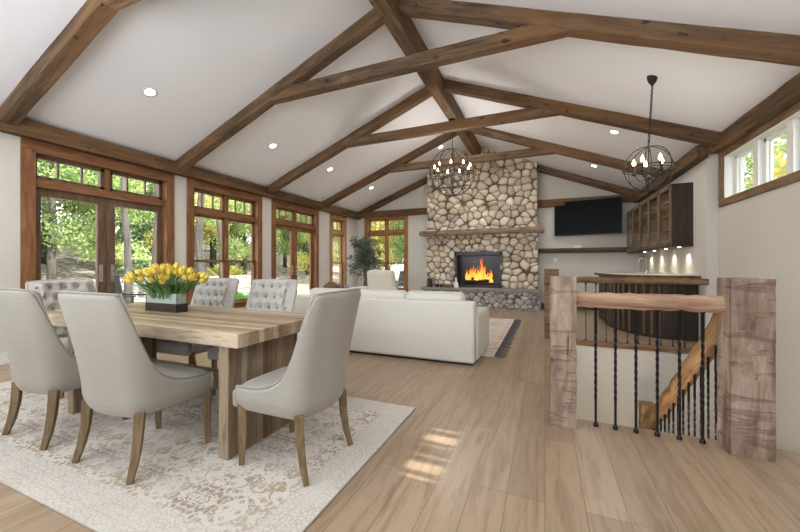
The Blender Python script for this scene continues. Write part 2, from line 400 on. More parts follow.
# openings: (start along wall, end, z0, z1) ; casing is .115 outside of these
D1 = (2.27, 3.99, 0, 2.70); W2 = (4.46, 6.06, .42, 2.70); D3 = (6.60, 8.25, 0, 2.70); W4 = (9.05, 9.78, .42, 2.70)
off = -YB
wall('wall_left', (XL, YB, 0), R(90), YF - YB + .3, EZ + .02, .2, [(a + off, b_ + off, c, d) for a, b_, c, d in (D1, W2, D3, W4)], M['wall'])
WF = (-5.70, -4.30, .42, 2.83)
wall('wall_far', (XL, YF, 0), 0, XR + .2 - XL, 3.0, .25, [(WF[0] - XL, WF[1] - XL, WF[2], WF[3])], M['wall'])
gb = MB().yprism([(XL, 2.99), (XR + .2, 2.95), (XR + .2, ceil_z(XR + .2) + .02), (RX, RZ + .02), (XL, EZ + .02)], YF, YF + .25)
struct(gb.build('wall_far_gable', M['wall']))
# right wall near part, with the clerestory band and a second, unseen one added to let sun patches onto the floor
CW = (4.45, 6.45, 2.17, 2.79); CW2 = (1.82, 2.46, 2.14, 2.49)
LR = YJ - YB
wall('wall_right', (XR, YJ, 0), R(-90), LR, ceil_z(XR) + .02, .22, [(YJ - b_, YJ - a, c, d) for a, b_, c, d in (CW, CW2)], M['wall'], z0=-2.9)
wr = MB().b(XRF, XR + .10, YJ, YF, -.25, ceil_z(XRF) + .02); struct(wr.build('wall_right_far', M['wall']))
# unseen wall behind the camera; its wide opening is added to let daylight in
wk = MB()
wk.b(XL, -5.4, YB - .2, YB, 0, 3.3); wk.b(1.7, XR + .2, YB - .2, YB, 0, 3.3); wk.b(-5.4, 1.7, YB - .2, YB, 0, 1.45)
wk.yprism([(XL, 3.02), (RX, 3.9), (XR + .2, 3.02), (XR + .2, 3.1), (RX, RZ + .02), (XL, EZ + .05)], YB - .2, YB)
for x in (-3.1, -.75): wk.b(x - .08, x + .08, YB - .2, YB, .1, 3.95)
struct(wk.build('wall_behind', M['wall']))
# stairwell below the floor
sw = MB(); sw.b(SX0 - .2, SX0, SY0, SY1, -2.9, -.25); sw.b(SX0 - .2, XR, SY1, SY1 + .2, -2.9, -.25); sw.b(SX0 - .2, XR, SY0 - .2, SY0, -2.9, -.25)
sw.b(SX0 + .0, XR, SY1 - .02, SY1, -2.9, -.06)
struct(sw.build('wall_stairwell', M['wall']))
struct(MB().b(SX0 - .2, XR, SY0, SY1 + .2, -3.0, -2.9).build('floor_lower', M['floor']))
st = MB()
st.b(SX0 + .01, XR, SY1 - .05, SY1 + .0, -.06, .02); st.b(SX0 - .0, SX0 + .03, SY0, SY1, -.06, .012)
struct(st.build('trim_1', M['log_dark']))
bb = MB(); bb.b(-.1, XRF, YF - .03, YF, 0, .14); bb.b(-4.2, -3.45, YF - .03, YF, 0, .14)
struct(bb.build('baseboard_far', M['ledge']))
bl = MB()
for a, b_ in ((YB, D1[0] - .13), (D1[1] + .13, W2[0]), (W2[0], D3[0] - .13), (D3[1] + .13, YF)): bl.b(XL, XL + .025, a, b_, 0, .14)
struct(bl.build('baseboard_left', M['white']))
struct(MB().b(XRF - .025, XRF, 9.4, YF, 0, .14).build('baseboard_right', M['ledge']))
# stair treads
sta = MB()
for i in range(9): sta.b(1.28, XR - .01, SY0 + .235 * i, SY0 + .235 * (i + 1) + .02, -.19 * (i + 1) - .19, -.19 * (i + 1))
sta.b(SX0, XR - .01, 5.15, SY1 - .02, -2.0, -1.9)
struct(sta.build('staircase', M['floor']))

# ---------------------------------------------------------------- windows and french doors
def unit(name, loc, rz, w, z0, z1, cols, kind, frame_m, sash_m, door_m=None, jamb=.14):
    """local x along wall, y outward; opening 0..w"""
    r = sroot(name, loc, rz); cw = .115; t = .022; zb = z0 if kind == 'door' else z0
    top = MB().b(-cw, w + cw, -t, 0, z1, z1 + cw); top.b(-cw, w + cw, -t - .01, 0, z1 + cw - .015, z1 + cw + .004)
    top.build('head_casing', frame_m[0], r, bevel=.003)
    for a in (-cw, w): MB().b(a, a + cw, -t, 0, (0 if kind == 'door' else z0 - .1), z1).build('side_casing', frame_m[1], r, bevel=.003)
    j = MB(); j.b(0, .022, -t, jamb + .05, zb, z1); j.b(w - .022, w, -t, jamb + .05, zb, z1)
    j.build('jamb', frame_m[1], r); MB().b(0, w, -t, jamb + .05, z1 - .022, z1).build('head_jamb', frame_m[0], r)
    if kind != 'door':
        sl = MB().b(-cw, w + cw, -.05, jamb, z0 - .03, z0 + .012); sl.b(-cw + .02, w + cw - .02, -t, 0, z0 - .12, z0 - .03)
        sl.build('window_sill', frame_m[0], r, bevel=.003)
    y0, y1 = jamb - .05, jamb + .01
    zt = 2.30 if kind == 'door' else 2.26       # transom bar centre
    if z1 > 2.75: zt += .08
    MB().b(0, w, y0 - .05, y1, zt - .06, zt + .05).build('transom_bar', frame_m[0], r, bevel=.003)
    cwid = w / cols
    for c in range(1, cols): MB().b(c * cwid - .035, c * cwid + .035, y0 - .03, y1, (zt if kind == 'door' else z0), z1 - .02).build('mullion', frame_m[1], r, bevel=.003)
    for c in range(cols):
        a, b_ = c * cwid + .03, (c + 1) * cwid - .03
        # transom sash
        s = MB(); za, zc = zt + .05, z1 - .022; q = .05
        s.b(a, b_, y0, y1, za, za + q); s.b(a, b_, y0, y1, zc - q, zc); s.b(a, a + q, y0, y1, za, zc); s.b(b_ - q, b_, y0, y1, za, zc)
        n = 3 if b_ - a > .55 else 2
        for k in range(1, n): x = a + (b_ - a) * k / n; s.b(x - .011, x + .011, y0 + .01, y1 - .01, za, zc)
        so = s.build('transom_sash', sash_m, r, bevel=.003)
        MB().b(a + q, b_ - q, y0 + .028, y0 + .034, za + q, zc - q).build('transom_pane', M['glass'], so)
        if kind == 'door':
            d = MB(); q = .105; za, zc = .02, zt - .06
            d.b(a - .028, b_ + .028, y0, y1, za, za + .22); d.b(a - .028, b_ + .028, y0, y1, zc - q, zc); d.b(a - .028, a + q - .02, y0, y1, za + .22, zc - q); d.b(b_ - q + .02, b_ + .028, y0, y1, za + .22, zc - q)
            do = d.build('door_leaf', door_m, r, bevel=.004)
            MB().b(a + q - .02, b_ - q + .02, y0 + .028, y0 + .034, za + .22, zc - q).build('door_pane', M['glass'], do)
            hx = b_ - .045 if c % 2 == 0 else a + .045
            s_ = -1 if c % 2 == 0 else 1
            h = MB(); h.b(hx - .024, hx + .024, y0 - .012, y0, .96, 1.22); h.tube([(hx, y0, 1.06), (hx, y0 - .06, 1.06), (hx + s_ * .13, y0 - .06, 1.06)], .009, 8)
            h.build('door_handle', M['nickel'], do, bevel=.002)
            if c == 1:
                hg = MB()
                for zz in (.3, 1.2, 2.05): hg.tube([(b_ + .02, y0 - .008, zz), (b_ + .02, y0 - .008, zz + .09)], .009, 8)
                hg.build('hinge', M['nickel'], do)
        else:
            zm = 1.30; q = .045
            for nm, za, zc, yy in (('upper_sash', zm - .02, zt - .06, 0), ('lower_sash', z0 + .01, zm + .02, -.03)):
                s = MB(); s.b(a, b_, y0 + yy, y1 + yy - .02, za, za + q); s.b(a, b_, y0 + yy, y1 + yy - .02, zc - q, zc)
                s.b(a, a + q, y0 + yy, y1 + yy - .02, za, zc); s.b(b_ - q, b_, y0 + yy, y1 + yy - .02, za, zc)
                so = s.build(nm, sash_m, r, bevel=.003)
                MB().b(a + q, b_ - q, y0 + yy + .018, y0 + yy + .024, za + q, zc - q).build('window_pane', M['glass'], so)
    return r
CZ = [M['casing'], M['casing_z']]; GZ = [M['goldx'], M['gold']]
unit('door_1', (XL, D1[0], 0), R(90), D1[1] - D1[0], D1[2], D1[3], 2, 'door', CZ, M['door'], M['door'])
unit('window_2', (XL, W2[0], 0), R(90), W2[1] - W2[0], W2[2], W2[3], 2, 'win', CZ, M['casing_z'])
unit('door_3', (XL, D3[0], 0), R(90), D3[1] - D3[0], D3[2], D3[3], 2, 'door', CZ, M['casing_z'], M['casing_z'])
unit('window_4', (XL, W4[0], 0), R(90), W4[1] - W4[0], W4[2], W4[3], 1, 'win', GZ, M['gold'])
unit('window_5', (WF[0], YF, 0), 0, WF[1] - WF[0], WF[2], WF[3], 2, 'win', GZ, M['gold'])
# clerestory: rough wood band around a deep white box with white sashes
def clerestory(name, Y1, Y0, z0, z1, n):
    r = sroot(name, (XR, Y1, 0), R(-90)); w = Y1 - Y0; cw = .1
    rough_bar('head_casing', (-cw, -.015, z1 + .05), (w + cw, -.015, z1 + .05), .03, .1, M['clere'], r, .002, bevel=.003)
    rough_bar('sill_casing', (-cw, -.015, z0 - .05), (w + cw, -.015, z0 - .05), .03, .1, M['clere'], r, .002, bevel=.003)
    rough_bar('side_casing', (-cw / 2, -.015, z0), (-cw / 2, -.015, z1), .03, .1, M['clere'], r, .002, up=(1, 0, 0), bevel=.003)
    rough_bar('side_casing', (w + cw / 2, -.015, z0), (w + cw / 2, -.015, z1), .03, .1, M['clere'], r, .002, up=(1, 0, 0), bevel=.003)
    j = MB(); j.b(0, w, 0, .22, z1 - .015, z1); j.b(0, w, 0, .22, z0, z0 + .015); j.b(0, .015, 0, .22, z0, z1); j.b(w - .015, w, 0, .22, z0, z1)
    j.build('jamb', M['white'], r)
    for k in range(n):
        a, b_ = w * k / n, w * (k + 1) / n; q = .055
        if k: MB().b(a - .06, a + .06, .06, .19, z0, z1).build('mullion', M['white'], r, bevel=.004)
        a += .07 if k else .03; b_ -= .07 if k < n - 1 else .03
        s = MB(); s.b(a, b_, .11, .17, z0 + .015, z0 + q); s.b(a, b_, .11, .17, z1 - q, z1 - .015); s.b(a, a + q, .11, .17, z0, z1); s.b(b_ - q, b_, .11, .17, z0, z1)
        s.b(a + q, a + q + .02, .14, .17, z0, z1)
        so = s.build('sash', M['white'], r, bevel=.004)
        MB().b(a + q, b_ - q, .138, .144, z0 + q, z1 - q).build('window_pane', M['glass'], so)
clerestory('window_6', CW[1], CW[0], CW[2], CW[3], 3)
clerestory('added_window', CW2[1], CW2[0], CW2[2], CW2[3], 2)  # unseen window, added and sized to cast the floor sun patches

# ---------------------------------------------------------------- timber frame
def beam_tag(o, label, cat='beam', group=None): return tag(o, label, cat, group)
beam_tag(rough_bar('eave_beam', (XL + .075, YB, 2.93), (XL + .075, YF, 2.93), .15, .21, M['eave']), 'long dark wooden beam running above all the left windows')
beam_tag(rough_bar('eave_beam', (XR - .075, YB, 2.96), (XR - .075, YJ - .1, 2.96), .15, .2, M['eave']), 'brown eave beam above the high clerestory window on the right')
beam_tag(rough_bar('eave_beam', (XRF - .075, YJ - .1, 2.92), (XRF - .075, YF - .15, 2.92), .15, .2, M['eave']), 'eave beam over the dark glass-door wall cabinets')
beam_tag(rough_bar('ridge_beam', (RX, YB, 4.52), (RX, 10.3, 4.52), .19, .36, M['beam'], jit=.004), 'thick ridge beam along the peak of the white ceiling')
beam_tag(rough_bar('wall_beam', (XL + .15, YF - .075, 2.97), (-3.38, YF - .075, 2.97), .15, .2, M['eave']), 'horizontal wall beam over the far window, left of the chimney')
beam_tag(rough_bar('wall_beam', (-.2, YF - .075, 2.96), (XRF - .15, YF - .075, 2.96), .15, .2, M['eave']), 'horizontal wall beam above the television, right of the chimney')
RD = .17
names = {2.0: 'nearest the camera', 4.15: 'second from the camera', 6.3: 'third from the camera', 8.45: 'just in front of the chimney', 10.55: 'against the far wall'}
for Y in (2.0, 4.15, 6.3, 8.45, 10.55):
    dz = RD / 2 * 1.07 + .0
    xe = XL + .15
    l = rough_bar('rafter', (xe - .05, Y, ceil_z(xe - .05) - dz), (RX - .1, Y, ceil_z(RX - .1) - dz), .15, RD, M['beam'] if Y < 8 else M['eave'])
    tag(l, 'dark sloping rafter on the left ceiling slope, ' + names[Y], 'rafter', None)
    xr = XR - .15 if Y < YJ else XRF - .15
    l = rough_bar('rafter', (RX + .1, Y, ceil_z(RX + .1) - dz), (xr + .05, Y, ceil_z(xr + .05) - dz), .15, RD, M['beam'] if Y != 6.3 else M['eave'])
    tag(l, 'dark sloping rafter on the right ceiling slope, ' + names[Y], 'rafter', None)
for Y, lab in ((2.0, 'pale pegged collar beam at the top left picture corner, nearest the camera'), (4.15, 'large collar beam crossing under the ridge, nearest fully seen one'),
               (6.3, 'middle collar beam between the two slopes, behind the hanging chain'), (8.45, 'collar beam crossing right in front of the stone chimney')):
    tag(rough_bar('collar_beam', (-4.12, Y, 3.80), (.46, Y, 3.80), .135, .165, M['tan_beam'] if Y == 2.0 else M['beam']), lab, 'beam')

# ---------------------------------------------------------------- stone chimney
def stone_panel(name, w, h, cell, cut=None, seed=1, top=None, pal=None, depth=.09, parent=None, res=.016, loc=(0, 0, 0)):
    r = np.random.RandomState(seed)
    pts = []
    ny = int(h / (cell * .88)); nx = int(w / cell)
    for j in range(ny + 2):
        for i in range(nx + 2):
            pts.append(((i - .25 + .5 * (j % 2)) * cell + r.uniform(-.42, .42) * cell, (j - .3) * cell * .88 + r.uniform(-.40, .40) * cell * .88))
    pts = np.array(pts); pts = pts[r.uniform(0, 1, len(pts)) > .13]
    stretch = 1.0
    W = int(w / res) + 1; H = int(h / res) + 1
    xs = np.linspace(0, w, W); zs = np.linspace(0, h, H)
    X, Z = np.meshgrid(xs, zs); P = np.stack([X.ravel(), Z.ravel()], 1)
    wgt = r.uniform(0, .035, len(pts)) * cell / .2
    d1 = np.full(len(P), 9.); d2 = np.full(len(P), 9.); idx = np.zeros(len(P), int)
    for k, (a, b_) in enumerate(pts):
        d = np.sqrt((P[:, 0] - a) ** 2 + (P[:, 1] - b_) ** 2 * 1.25) - wgt[k]
        cl_ = d < d1
        d2 = np.where(cl_, d1, np.minimum(d2, d)); idx = np.where(cl_, k, idx); d1 = np.where(cl_, d, d1)
    e = (d2 - d1)
    e = e - np.maximum(0, d1 - .46 * cell) * .7
    prof = np.clip((e - .010) / .105, 0, 1); prof = 1 - (1 - prof) ** 2.0
    bulge = r.uniform(.65, 1.15, len(pts))[idx]
    y = -prof * depth * bulge + r.normal(0, .0012, len(P))
    palette = np.array(pal); cid = r.randint(0, len(pal), len(pts)); col = palette[cid] * r.uniform(.82, 1.12, (len(pts), 1))
    vc = col[idx]; mortar = np.array((.15, .122, .095)); m_ = np.clip((e - .008) / .014, 0, 1)[:, None]
    vc = vc * m_ + mortar * (1 - m_)
    ok = np.ones(len(P), bool)
    verts = np.stack([P[:, 0], y, P[:, 1]], 1)
    if top is not None:
        lim = np.array([top(q) for q in P[:, 0]]); verts[:, 2] = np.minimum(verts[:, 2], lim)
    I, J = np.meshgrid(np.arange(W - 1), np.arange(H - 1)); a = (J * W + I).ravel()
    cx = xs[I.ravel()]; cz = zs[J.ravel()]; keep = np.ones(len(a), bool)
    if cut: keep &= ~((cx > cut[0]) & (cx < cut[1] - res) & (cz > cut[2]) & (cz < cut[3] - res))
    if top is not None: keep &= np.array([zz < top(xx) for xx, zz in zip(cx, cz)])
    a = a[keep]; faces = np.stack([a, a + 1, a + W + 1, a + W], 1)
    me = bpy.data.meshes.new(name); me.from_pydata(verts.tolist(), [], faces.tolist()); me.update()
    ca = me.color_attributes.new('stone', 'FLOAT_COLOR', 'POINT')
    ca.data.foreach_set('color', np.concatenate([vc, np.ones((len(vc), 1))], 1).ravel().astype(np.float32))
    me.polygons.foreach_set('use_smooth', [True] * len(me.polygons)); me.materials.append(M['stone'])
    o = bpy.data.objects.new(name, me); C.objects.link(o); o.location = loc
    if parent: o.parent = parent
    return o
PAL = [(.72, .62, .49), (.82, .73, .60), (.60, .51, .41), (.86, .79, .68), (.70, .62, .53), (.76, .64, .49), (.57, .50, .43)]
PAL_DAYLIT = [(.50, .49, .49), (.55, .54, .54), (.38, .37, .38), (.60, .58, .56), (.42, .43, .46)]  # blue-grey cast of daylight put into the hearth stone colours
FX0, FX1, FYc = -3.40, -.18, 10.28
ch = thing('stone_fireplace', 'floor-to-ceiling fireplace of rounded tan river stones with a black firebox', 'fireplace', (0, 0, 0))
stone_panel('chimney_stone', FX1 - FX0, 1.62, .205, (-2.50 - FX0, -1.16 - FX0, 0, 1.09), 4, None, PAL, parent=ch, loc=(FX0, FYc, .54))
stone_panel('chimney_stone', FX1 - FX0 - .04, 2.6, .215, None, 9, lambda x: min(ceil_z(FX0 + .02 + x), 4.74) - 2.16 + .01, PAL, parent=ch, loc=(FX0 + .02, FYc + .03, 2.16))
bk = MB(); y0 = FYc + .005
bk.b(FX0, -2.50, y0, YF - .01, .0, 2.2); bk.b(-1.16, FX1, y0, YF - .01, 0, 2.2); bk.b(-2.50, -1.16, y0, YF - .01, 1.63, 2.2); bk.b(-2.5, -1.16, y0, YF - .01, 0, .54)
bk.yprism([(FX0 + .02, 2.2), (FX1 - .02, 2.2), (FX1 - .02, ceil_z(FX1)), (RX, RZ), (FX0 + .02, ceil_z(FX0))], y0 + .03, YF - .01)
bk.build('chimney_core', plain('mortar_core', (.20, .17, .14), .9), ch)
sides = stone_panel('hearth_stone', FX1 - FX0 + .06, .49, .15, None, 15, None, PAL_DAYLIT, parent=ch, loc=(FX0 - .02, 9.93, 0), depth=.05)
MB().b(FX0 - .02, FX1 + .04, 9.935, FYc + .05, 0, .488).build('hearth_core', M['hearth'], ch)
rough_bar('hearth_slab', (FX0 - .05, 10.06, .525), (FX1 + .09, 10.06, .525), .44, .075, M['hearth'], ch, .004)
fb = MB(); fr = .075
fb.b(-2.52, -1.14, FYc - .08, FYc - .03, 1.60 - fr, 1.62); fb.b(-2.52, -1.14, FYc - .08, FYc - .03, .565, .565 + fr)
fb.b(-2.52, -2.52 + fr, FYc - .08, FYc - .03, .565, 1.6); fb.b(-1.14 - fr, -1.14, FYc - .08, FYc - .03, .565, 1.6)
fb.b(-2.445, -2.43, FYc - .07, FYc - .04, .6, 1.56)
fb.build('firebox_frame', M['blackp'], ch, bevel=.006)
fi = MB(); fi.b(-2.5, -1.16, 10.58, 10.6, .56, 1.62); fi.b(-2.5, -2.47, FYc - .03, 10.6, .56, 1.62); fi.b(-1.19, -1.16, FYc - .03, 10.6, .56, 1.62); fi.b(-2.5, -1.16, FYc - .03, 10.6, 1.6, 1.63); fi.b(-2.5, -1.16, FYc - .03, 10.6, .55, .57)
fi.build('firebox_lining', M['blackp'], ch)
MB().b(-2.45, -1.21, FYc - .05, FYc - .044, .64, 1.53).build('firebox_glass', glass('firebox_pane', 1.12), ch)
gr = MB()
for i in range(9): x = -2.2 + i * .09; gr.tube([(x, 10.34, .74), (x, 10.34, .66), (x, 10.52, .66)], .008, 6)
gr.tube([(-2.25, 10.36, .66), (-1.43, 10.36, .66)], .01, 6); gr.build('fire_grate', M['black'], ch)
# mantle: live-edge slab, thicker than a board, edge wanders
def slab(name, x0, x1, yb, yf, z0, z1, mat, parent=None, jit=.02, seed=2):
    r = random.Random(seed); n = 26; top = []; m = MB(); vs = []; fs = []
    for i in range(n + 1):
        x = x0 + (x1 - x0) * i / n; e = r.uniform(-jit, jit); k = r.uniform(-jit, jit) * .4
        vs += [(x, yb, z0), (x, yf + e + .03, z0 + k), (x, yf + e, (z0 + z1) / 2 + k), (x, yf + e + .012, z1), (x, yb, z1)]
    for i in range(n):
        for j in range(5): fs.append((i * 5 + j, i * 5 + (j + 1) % 5, i * 5 + 5 + (j + 1) % 5, i * 5 + 5 + j))
    fs += [(4, 3, 2, 1, 0), tuple(n * 5 + j for j in range(5))]
    return m.add(vs, fs).build(name, mat, parent)
tag(slab('mantel_shelf', -3.56, -.02, FYc, 9.93, 2.12, 2.26, M['mantle'], jit=.035), 'live-edge wooden mantel shelf across the stone chimney', 'mantel')
fire = thing('fire', 'orange burning log fire behind the firebox glass', 'fire', (-1.83, 10.43, .62))
for k, (a, b_, z) in enumerate((((-.36, -.06), (.36, .02), .12), ((-.3, .05), (.33, -.04), .13), ((-.22, -.03), (.22, .07), .21))):
    MB().tube([(a[0], a[1], z), (b_[0], b_[1], z + .02)], [.05, .045], 10).build('burning_log', plain('charred_bark', (.05, .03, .02), .9), fire)
def flame_mat():
    m, nt, b = newmat('flame', .9, color=(.2, .05, .01))
    z = sep(nt, coords(nt, rnd=False))[2]
    f = noise(nt, coords(nt, (1, 1, .4)), 14, 3)
    q = math_(nt, 'ADD', math_(nt, 'MULTIPLY', z, 1.2), math_(nt, 'MULTIPLY', f, .5))
    c = ramp(nt, q, [(.1, (1, .62, .20)), (.5, (1, .36, .05)), (.95, (.75, .10, .01))])
    L(nt, c, b.inputs['Emission Color']); b.inputs['Emission Strength'].default_value = 1.5; return m
fm = flame_mat()
r_ = random.Random(5)
for i in range(15):
    x = -.36 + .72 * i / 14 + r_.uniform(-.02, .02); h = r_.uniform(.34, .58) + (.22 if i in (8, 9) else 0) - abs(i - 8) * .018; w = r_.uniform(.032, .055)
    pts = [(x + r_.uniform(-.012, .012) + .02 * math.sin(k * 1.7 + i), r_.uniform(-.03, .03), .1 + h * k / 6) for k in range(7)]
    MB().tube(pts, [w * q for q in (.6, 1, .95, .7, .45, .22, .03)], 8).build('flame', fm, fire, smooth=True)
fl = bpy.data.lights.new('fire_glow', 'POINT'); fl.energy = 9; fl.color = (1, .5, .2); fl.shadow_soft_size = .15
flo = bpy.data.objects.new('fire_glow', fl); C.objects.link(flo); flo.parent = fire; flo.location = (0, -.1, .4)

# ---------------------------------------------------------------- dining rug and table
def rug(name, label, x0, x1, y0, y1, mat, th=.012, fringe=None):
    t = thing(name, label, 'rug', ((x0 + x1) / 2, (y0 + y1) / 2, 0)); w, d = (x1 - x0), (y1 - y0)
    MB().box((0, 0, th / 2 + .001), (w, d, th)).build('pile', mat, t, bevel=.004)
    return t
rug('dining_rug', 'large cream and taupe patterned rug under the dining table', -5.1, -1.0, .9, 2.72, rug_mat('dining_rug_weave', 2.05, .91, (.66, .62, .56), (.345, .275, .205), (.44, .35, .23)))
RGZ = .013
TZ, TXL, TXR, TY0, TY1 = .80, -4.10, -1.655, 1.49, 2.43
tb = thing('dining_table', 'long butcher-block wood dining table on two slab legs', 'table', ((TXL + TXR) / 2, 1.96, RGZ))
cx0 = (TXL + TXR) / 2
MB().b(TXL - cx0, TXR - cx0, TY0 - 1.96, TY1 - 1.96, TZ - .085 - RGZ, TZ - RGZ).build('tabletop', M['tabletop'], tb, bevel=.005)
for xl in (-3.52, -1.82): MB().b(xl - .04 - cx0, xl + .04 - cx0, 1.53 - 1.96, 2.17 - 1.96, 0, TZ - .085 - RGZ).build('leg', M['tableleg'], tb, bevel=.004)
MB().b(-3.48 - cx0, -1.86 - cx0, 1.83 - 1.96, 1.90 - 1.96, .27, .40).build('stretcher', M['tablebeam'], tb, bevel=.004)

# ---------------------------------------------------------------- chairs
def chair(label, loc, rz, tufted=False, W=.60):
    t = thing('dining_chair', label, 'chair', loc, rz); fab = M['linen2'] if tufted else M['linen']
    hw = W / 2; th = .055; zb = .335
    # plan: local +y is the front
    n = 110 if tufted else 44; mrows = 44 if tufted else 16; path = []
    yb, yf = -.255, .235; rc = .105
    def plan(s):      # s 0..1 from right-front round the back to left-front
        Ls = (yf - yb - rc); La = math.pi / 2 * rc; Lb = W - 2 * rc; T = 2 * Ls + 2 * La + Lb; q = s * T
        if q < Ls: return Vector((hw, yf - q)), Vector((1, 0)), q
        q -= Ls
        if q < La:
            a = q / rc; return Vector((hw - rc + rc * math.cos(a), yb + rc - rc * math.sin(a))), Vector((math.cos(a), -math.sin(a))), Ls + q
        q -= La
        if q < Lb:
            bow = .03 * math.sin(math.pi * q / Lb); return Vector((hw - rc - q, yb - bow)), Vector((0, -1)), 9
        q -= Lb
        if q < La:
            a = math.pi / 2 - q / rc; return Vector((-hw + rc - rc * math.cos(a), yb + rc - rc * math.sin(a))), Vector((-math.cos(a), -math.sin(a))), Ls + La - q
        q -= La
        return Vector((-hw, yb + rc + q)), Vector((-1, 0)), Ls - q
    Ls = yf - yb - rc; full = Ls + math.pi / 2 * rc * .35
    def height(d, x):
        if d > full: return 1.03 + .012 * math.cos(x / hw * 1.4)
        q = max(0, d) / full; return .475 + .555 * (.58 * q ** 14 + .42 * q ** 3.6)
    ss = [i / n for i in range(n + 1)]
    vs = []
    cols = []
    for s in ss:
        p, nr, d = plan(s); zt = height(d, p.x); col = []
        def pt(z, inn):
            k = max(0, z - .45) / .6; taper = 1 + .0 * k
            q = p - nr * (th * inn)
            # upper back leans rearwards, bottom tucks in
            tuck = .035 * max(0, (.42 - z) / .09) ** 1.6 if z < .42 else 0
            q = q - nr * tuck * (1 - inn)
            yy = q.y - .115 * k ** 1.35 * (1 if q.y < .1 else max(0, 1 - (q.y - .1) / .15))
            xx = q.x * (1 - .07 * (1 - min(1, k * 1.4)) + .015 * k)
            return Vector((xx, yy, z))
        for j in range(mrows + 1): col.append(pt(zb + (zt - .018 - zb) * j / mrows, 0))
        col.append(pt(zt, .22)); col.append(pt(zt, .78))
        for j in range(mrows + 1):
            z = zt - .018 - (zt - .018 - .40) * j / mrows; q = pt(z, 1.0 + (1.0 if d > full else .4))
            if tufted and d > full and z > .5:
                gx, gz = .105, .105; u, w_ = q.x / gx, (z - .98) / gz
                row = round(w_); best = 9
                for rr in (row - 1, row, row + 1):
                    for cc in (-3, -2, -1, 0, 1, 2, 3):
                        cxx = cc + (.5 if rr % 2 else 0)
                        best = min(best, math.hypot((u - cxx) * gx, (w_ - rr) * gz))
                q = q + Vector((0, .022 - .042 * max(0, 1 - best / .052) ** 1.2, 0))
            col.append(q)
        cols.append(col)
    k = len(cols[0])
    for c in cols: vs += c
    fs = [(i * k + j, (i + 1) * k + j, (i + 1) * k + j + 1, i * k + j + 1) for i in range(n) for j in range(k - 1)]
    fs += [tuple(range(k))[::-1], tuple(n * k + j for j in range(k))][::-1]
    MB().add(vs, [tuple(reversed(f_)) for f_ in fs]).build('backrest', fab, t, smooth=True, sub=0 if tufted else 1)
    # piping along the rim
    rim = [c[mrows + 1] + Vector((0, 0, .004)) for c in cols]
    mr = mrows; rim = [cols[0][2] + Vector((.0, .004, 0))] + [cols[0][int(mr * .75)] + Vector((0, .004, 0))] + rim + [cols[-1][int(mr * .75)] + Vector((0, .004, 0)), cols[-1][2] + Vector((0, .004, 0))]
    MB().tube(rim, .005, 6).build('piping', fab, t, smooth=True)
    # seat cushion
    sc = MB(); nx, ny = 10, 10; top = []
    X0, X1, Y0, Y1 = -hw + .012, hw - .012, yb + .055, .285
    for j in range(ny + 1):
        for i in range(nx + 1):
            x = X0 + (X1 - X0) * i / nx; y = Y0 + (Y1 - Y0) * j / ny
            dd = max(0, yb + rc - y); lim = hw - rc + math.sqrt(max(0, rc * rc - dd * dd)) - .035; xx = max(-lim, min(lim, x * .96)); e = 1 - abs(2 * i / nx - 1) ** 6; g = 1 - abs(2 * j / ny - 1) ** 8
            top.append((xx, y, .445 + .045 * e * g))
    bot = [(x, y, zb + .004) for x, y, z in top]; kk = (nx + 1)
    sc.v = top + [(a * .985, b_, c) for a, b_, c in bot]; o_ = len(top)
    for j in range(ny):
        for i in range(nx):
            a = j * kk + i; sc.f.append((a, a + 1, a + kk + 1, a + kk)); sc.f.append((o_ + a, o_ + a + kk, o_ + a + kk + 1, o_ + a + 1))
    for i in range(nx):
        sc.f.append((i, o_ + i, o_ + i + 1, i + 1)); a = ny * kk + i; sc.f.append((a, a + 1, o_ + a + 1, o_ + a))
    for j in range(ny):
        a = j * kk; sc.f.append((a, a + kk, o_ + a + kk, o_ + a)); a = j * kk + nx; sc.f.append((a, o_ + a, o_ + a + kk, a + kk))
    sc.build('seat', fab, t, smooth=True, bevel=.018)
    if tufted:
        for rr in range(0, -4, -1):
            for cc in range(-2, 3):
                x = (cc + (.5 if rr % 2 else 0)) * .105; z = .98 + rr * .105
                if abs(x) > .235: continue
                kz = max(0, z - .45) / .6; y = yb - .03 * math.cos(x / hw * 1.2) - .115 * kz ** 1.35 + 2 * th + .006
                MB().sphere((x, y, z), .014, 8, 5).build('button', M['button'], t, smooth=True)
    for sx in (-1, 1):
        x = sx * (hw - .055)
        MB().tube([(x, .215, zb + .03), (x, .218, .18), (x, .222, 0)], [.034, .029, .021], 4, sq=True).build('leg', M['leg'], t, bevel=.003)
        MB().tube([(x, yb + .055, zb + .03), (x, yb + .045, .22), (x + sx * .004, yb + .025, .1), (x + sx * .01, yb - .005, 0)], [.034, .031, .027, .021], 4, sq=True).build('leg', M['leg'], t, bevel=.003)
    return t
chair('linen dining chair with its back to us, centre of the near table side', (-2.35, 1.42, RGZ), R(0), W=.62)
chair('linen dining chair cut by the left picture edge, back to us', (-3.24, 1.42, RGZ), R(0))
chair('linen dining chair at the right end of the table, seen from the side', (-1.45, 1.755, RGZ), R(90), W=.55)
chair('button-tufted dining chair at the left head of the table', (-4.22, 1.90, RGZ), R(-90), True, .56)
chair('button-tufted dining chair behind the yellow tulips', (-3.38, 2.47, RGZ), R(182), True, .64)
chair('button-tufted dining chair on the far side, right of the tulips', (-2.58, 2.50, RGZ), R(184), True, .60)

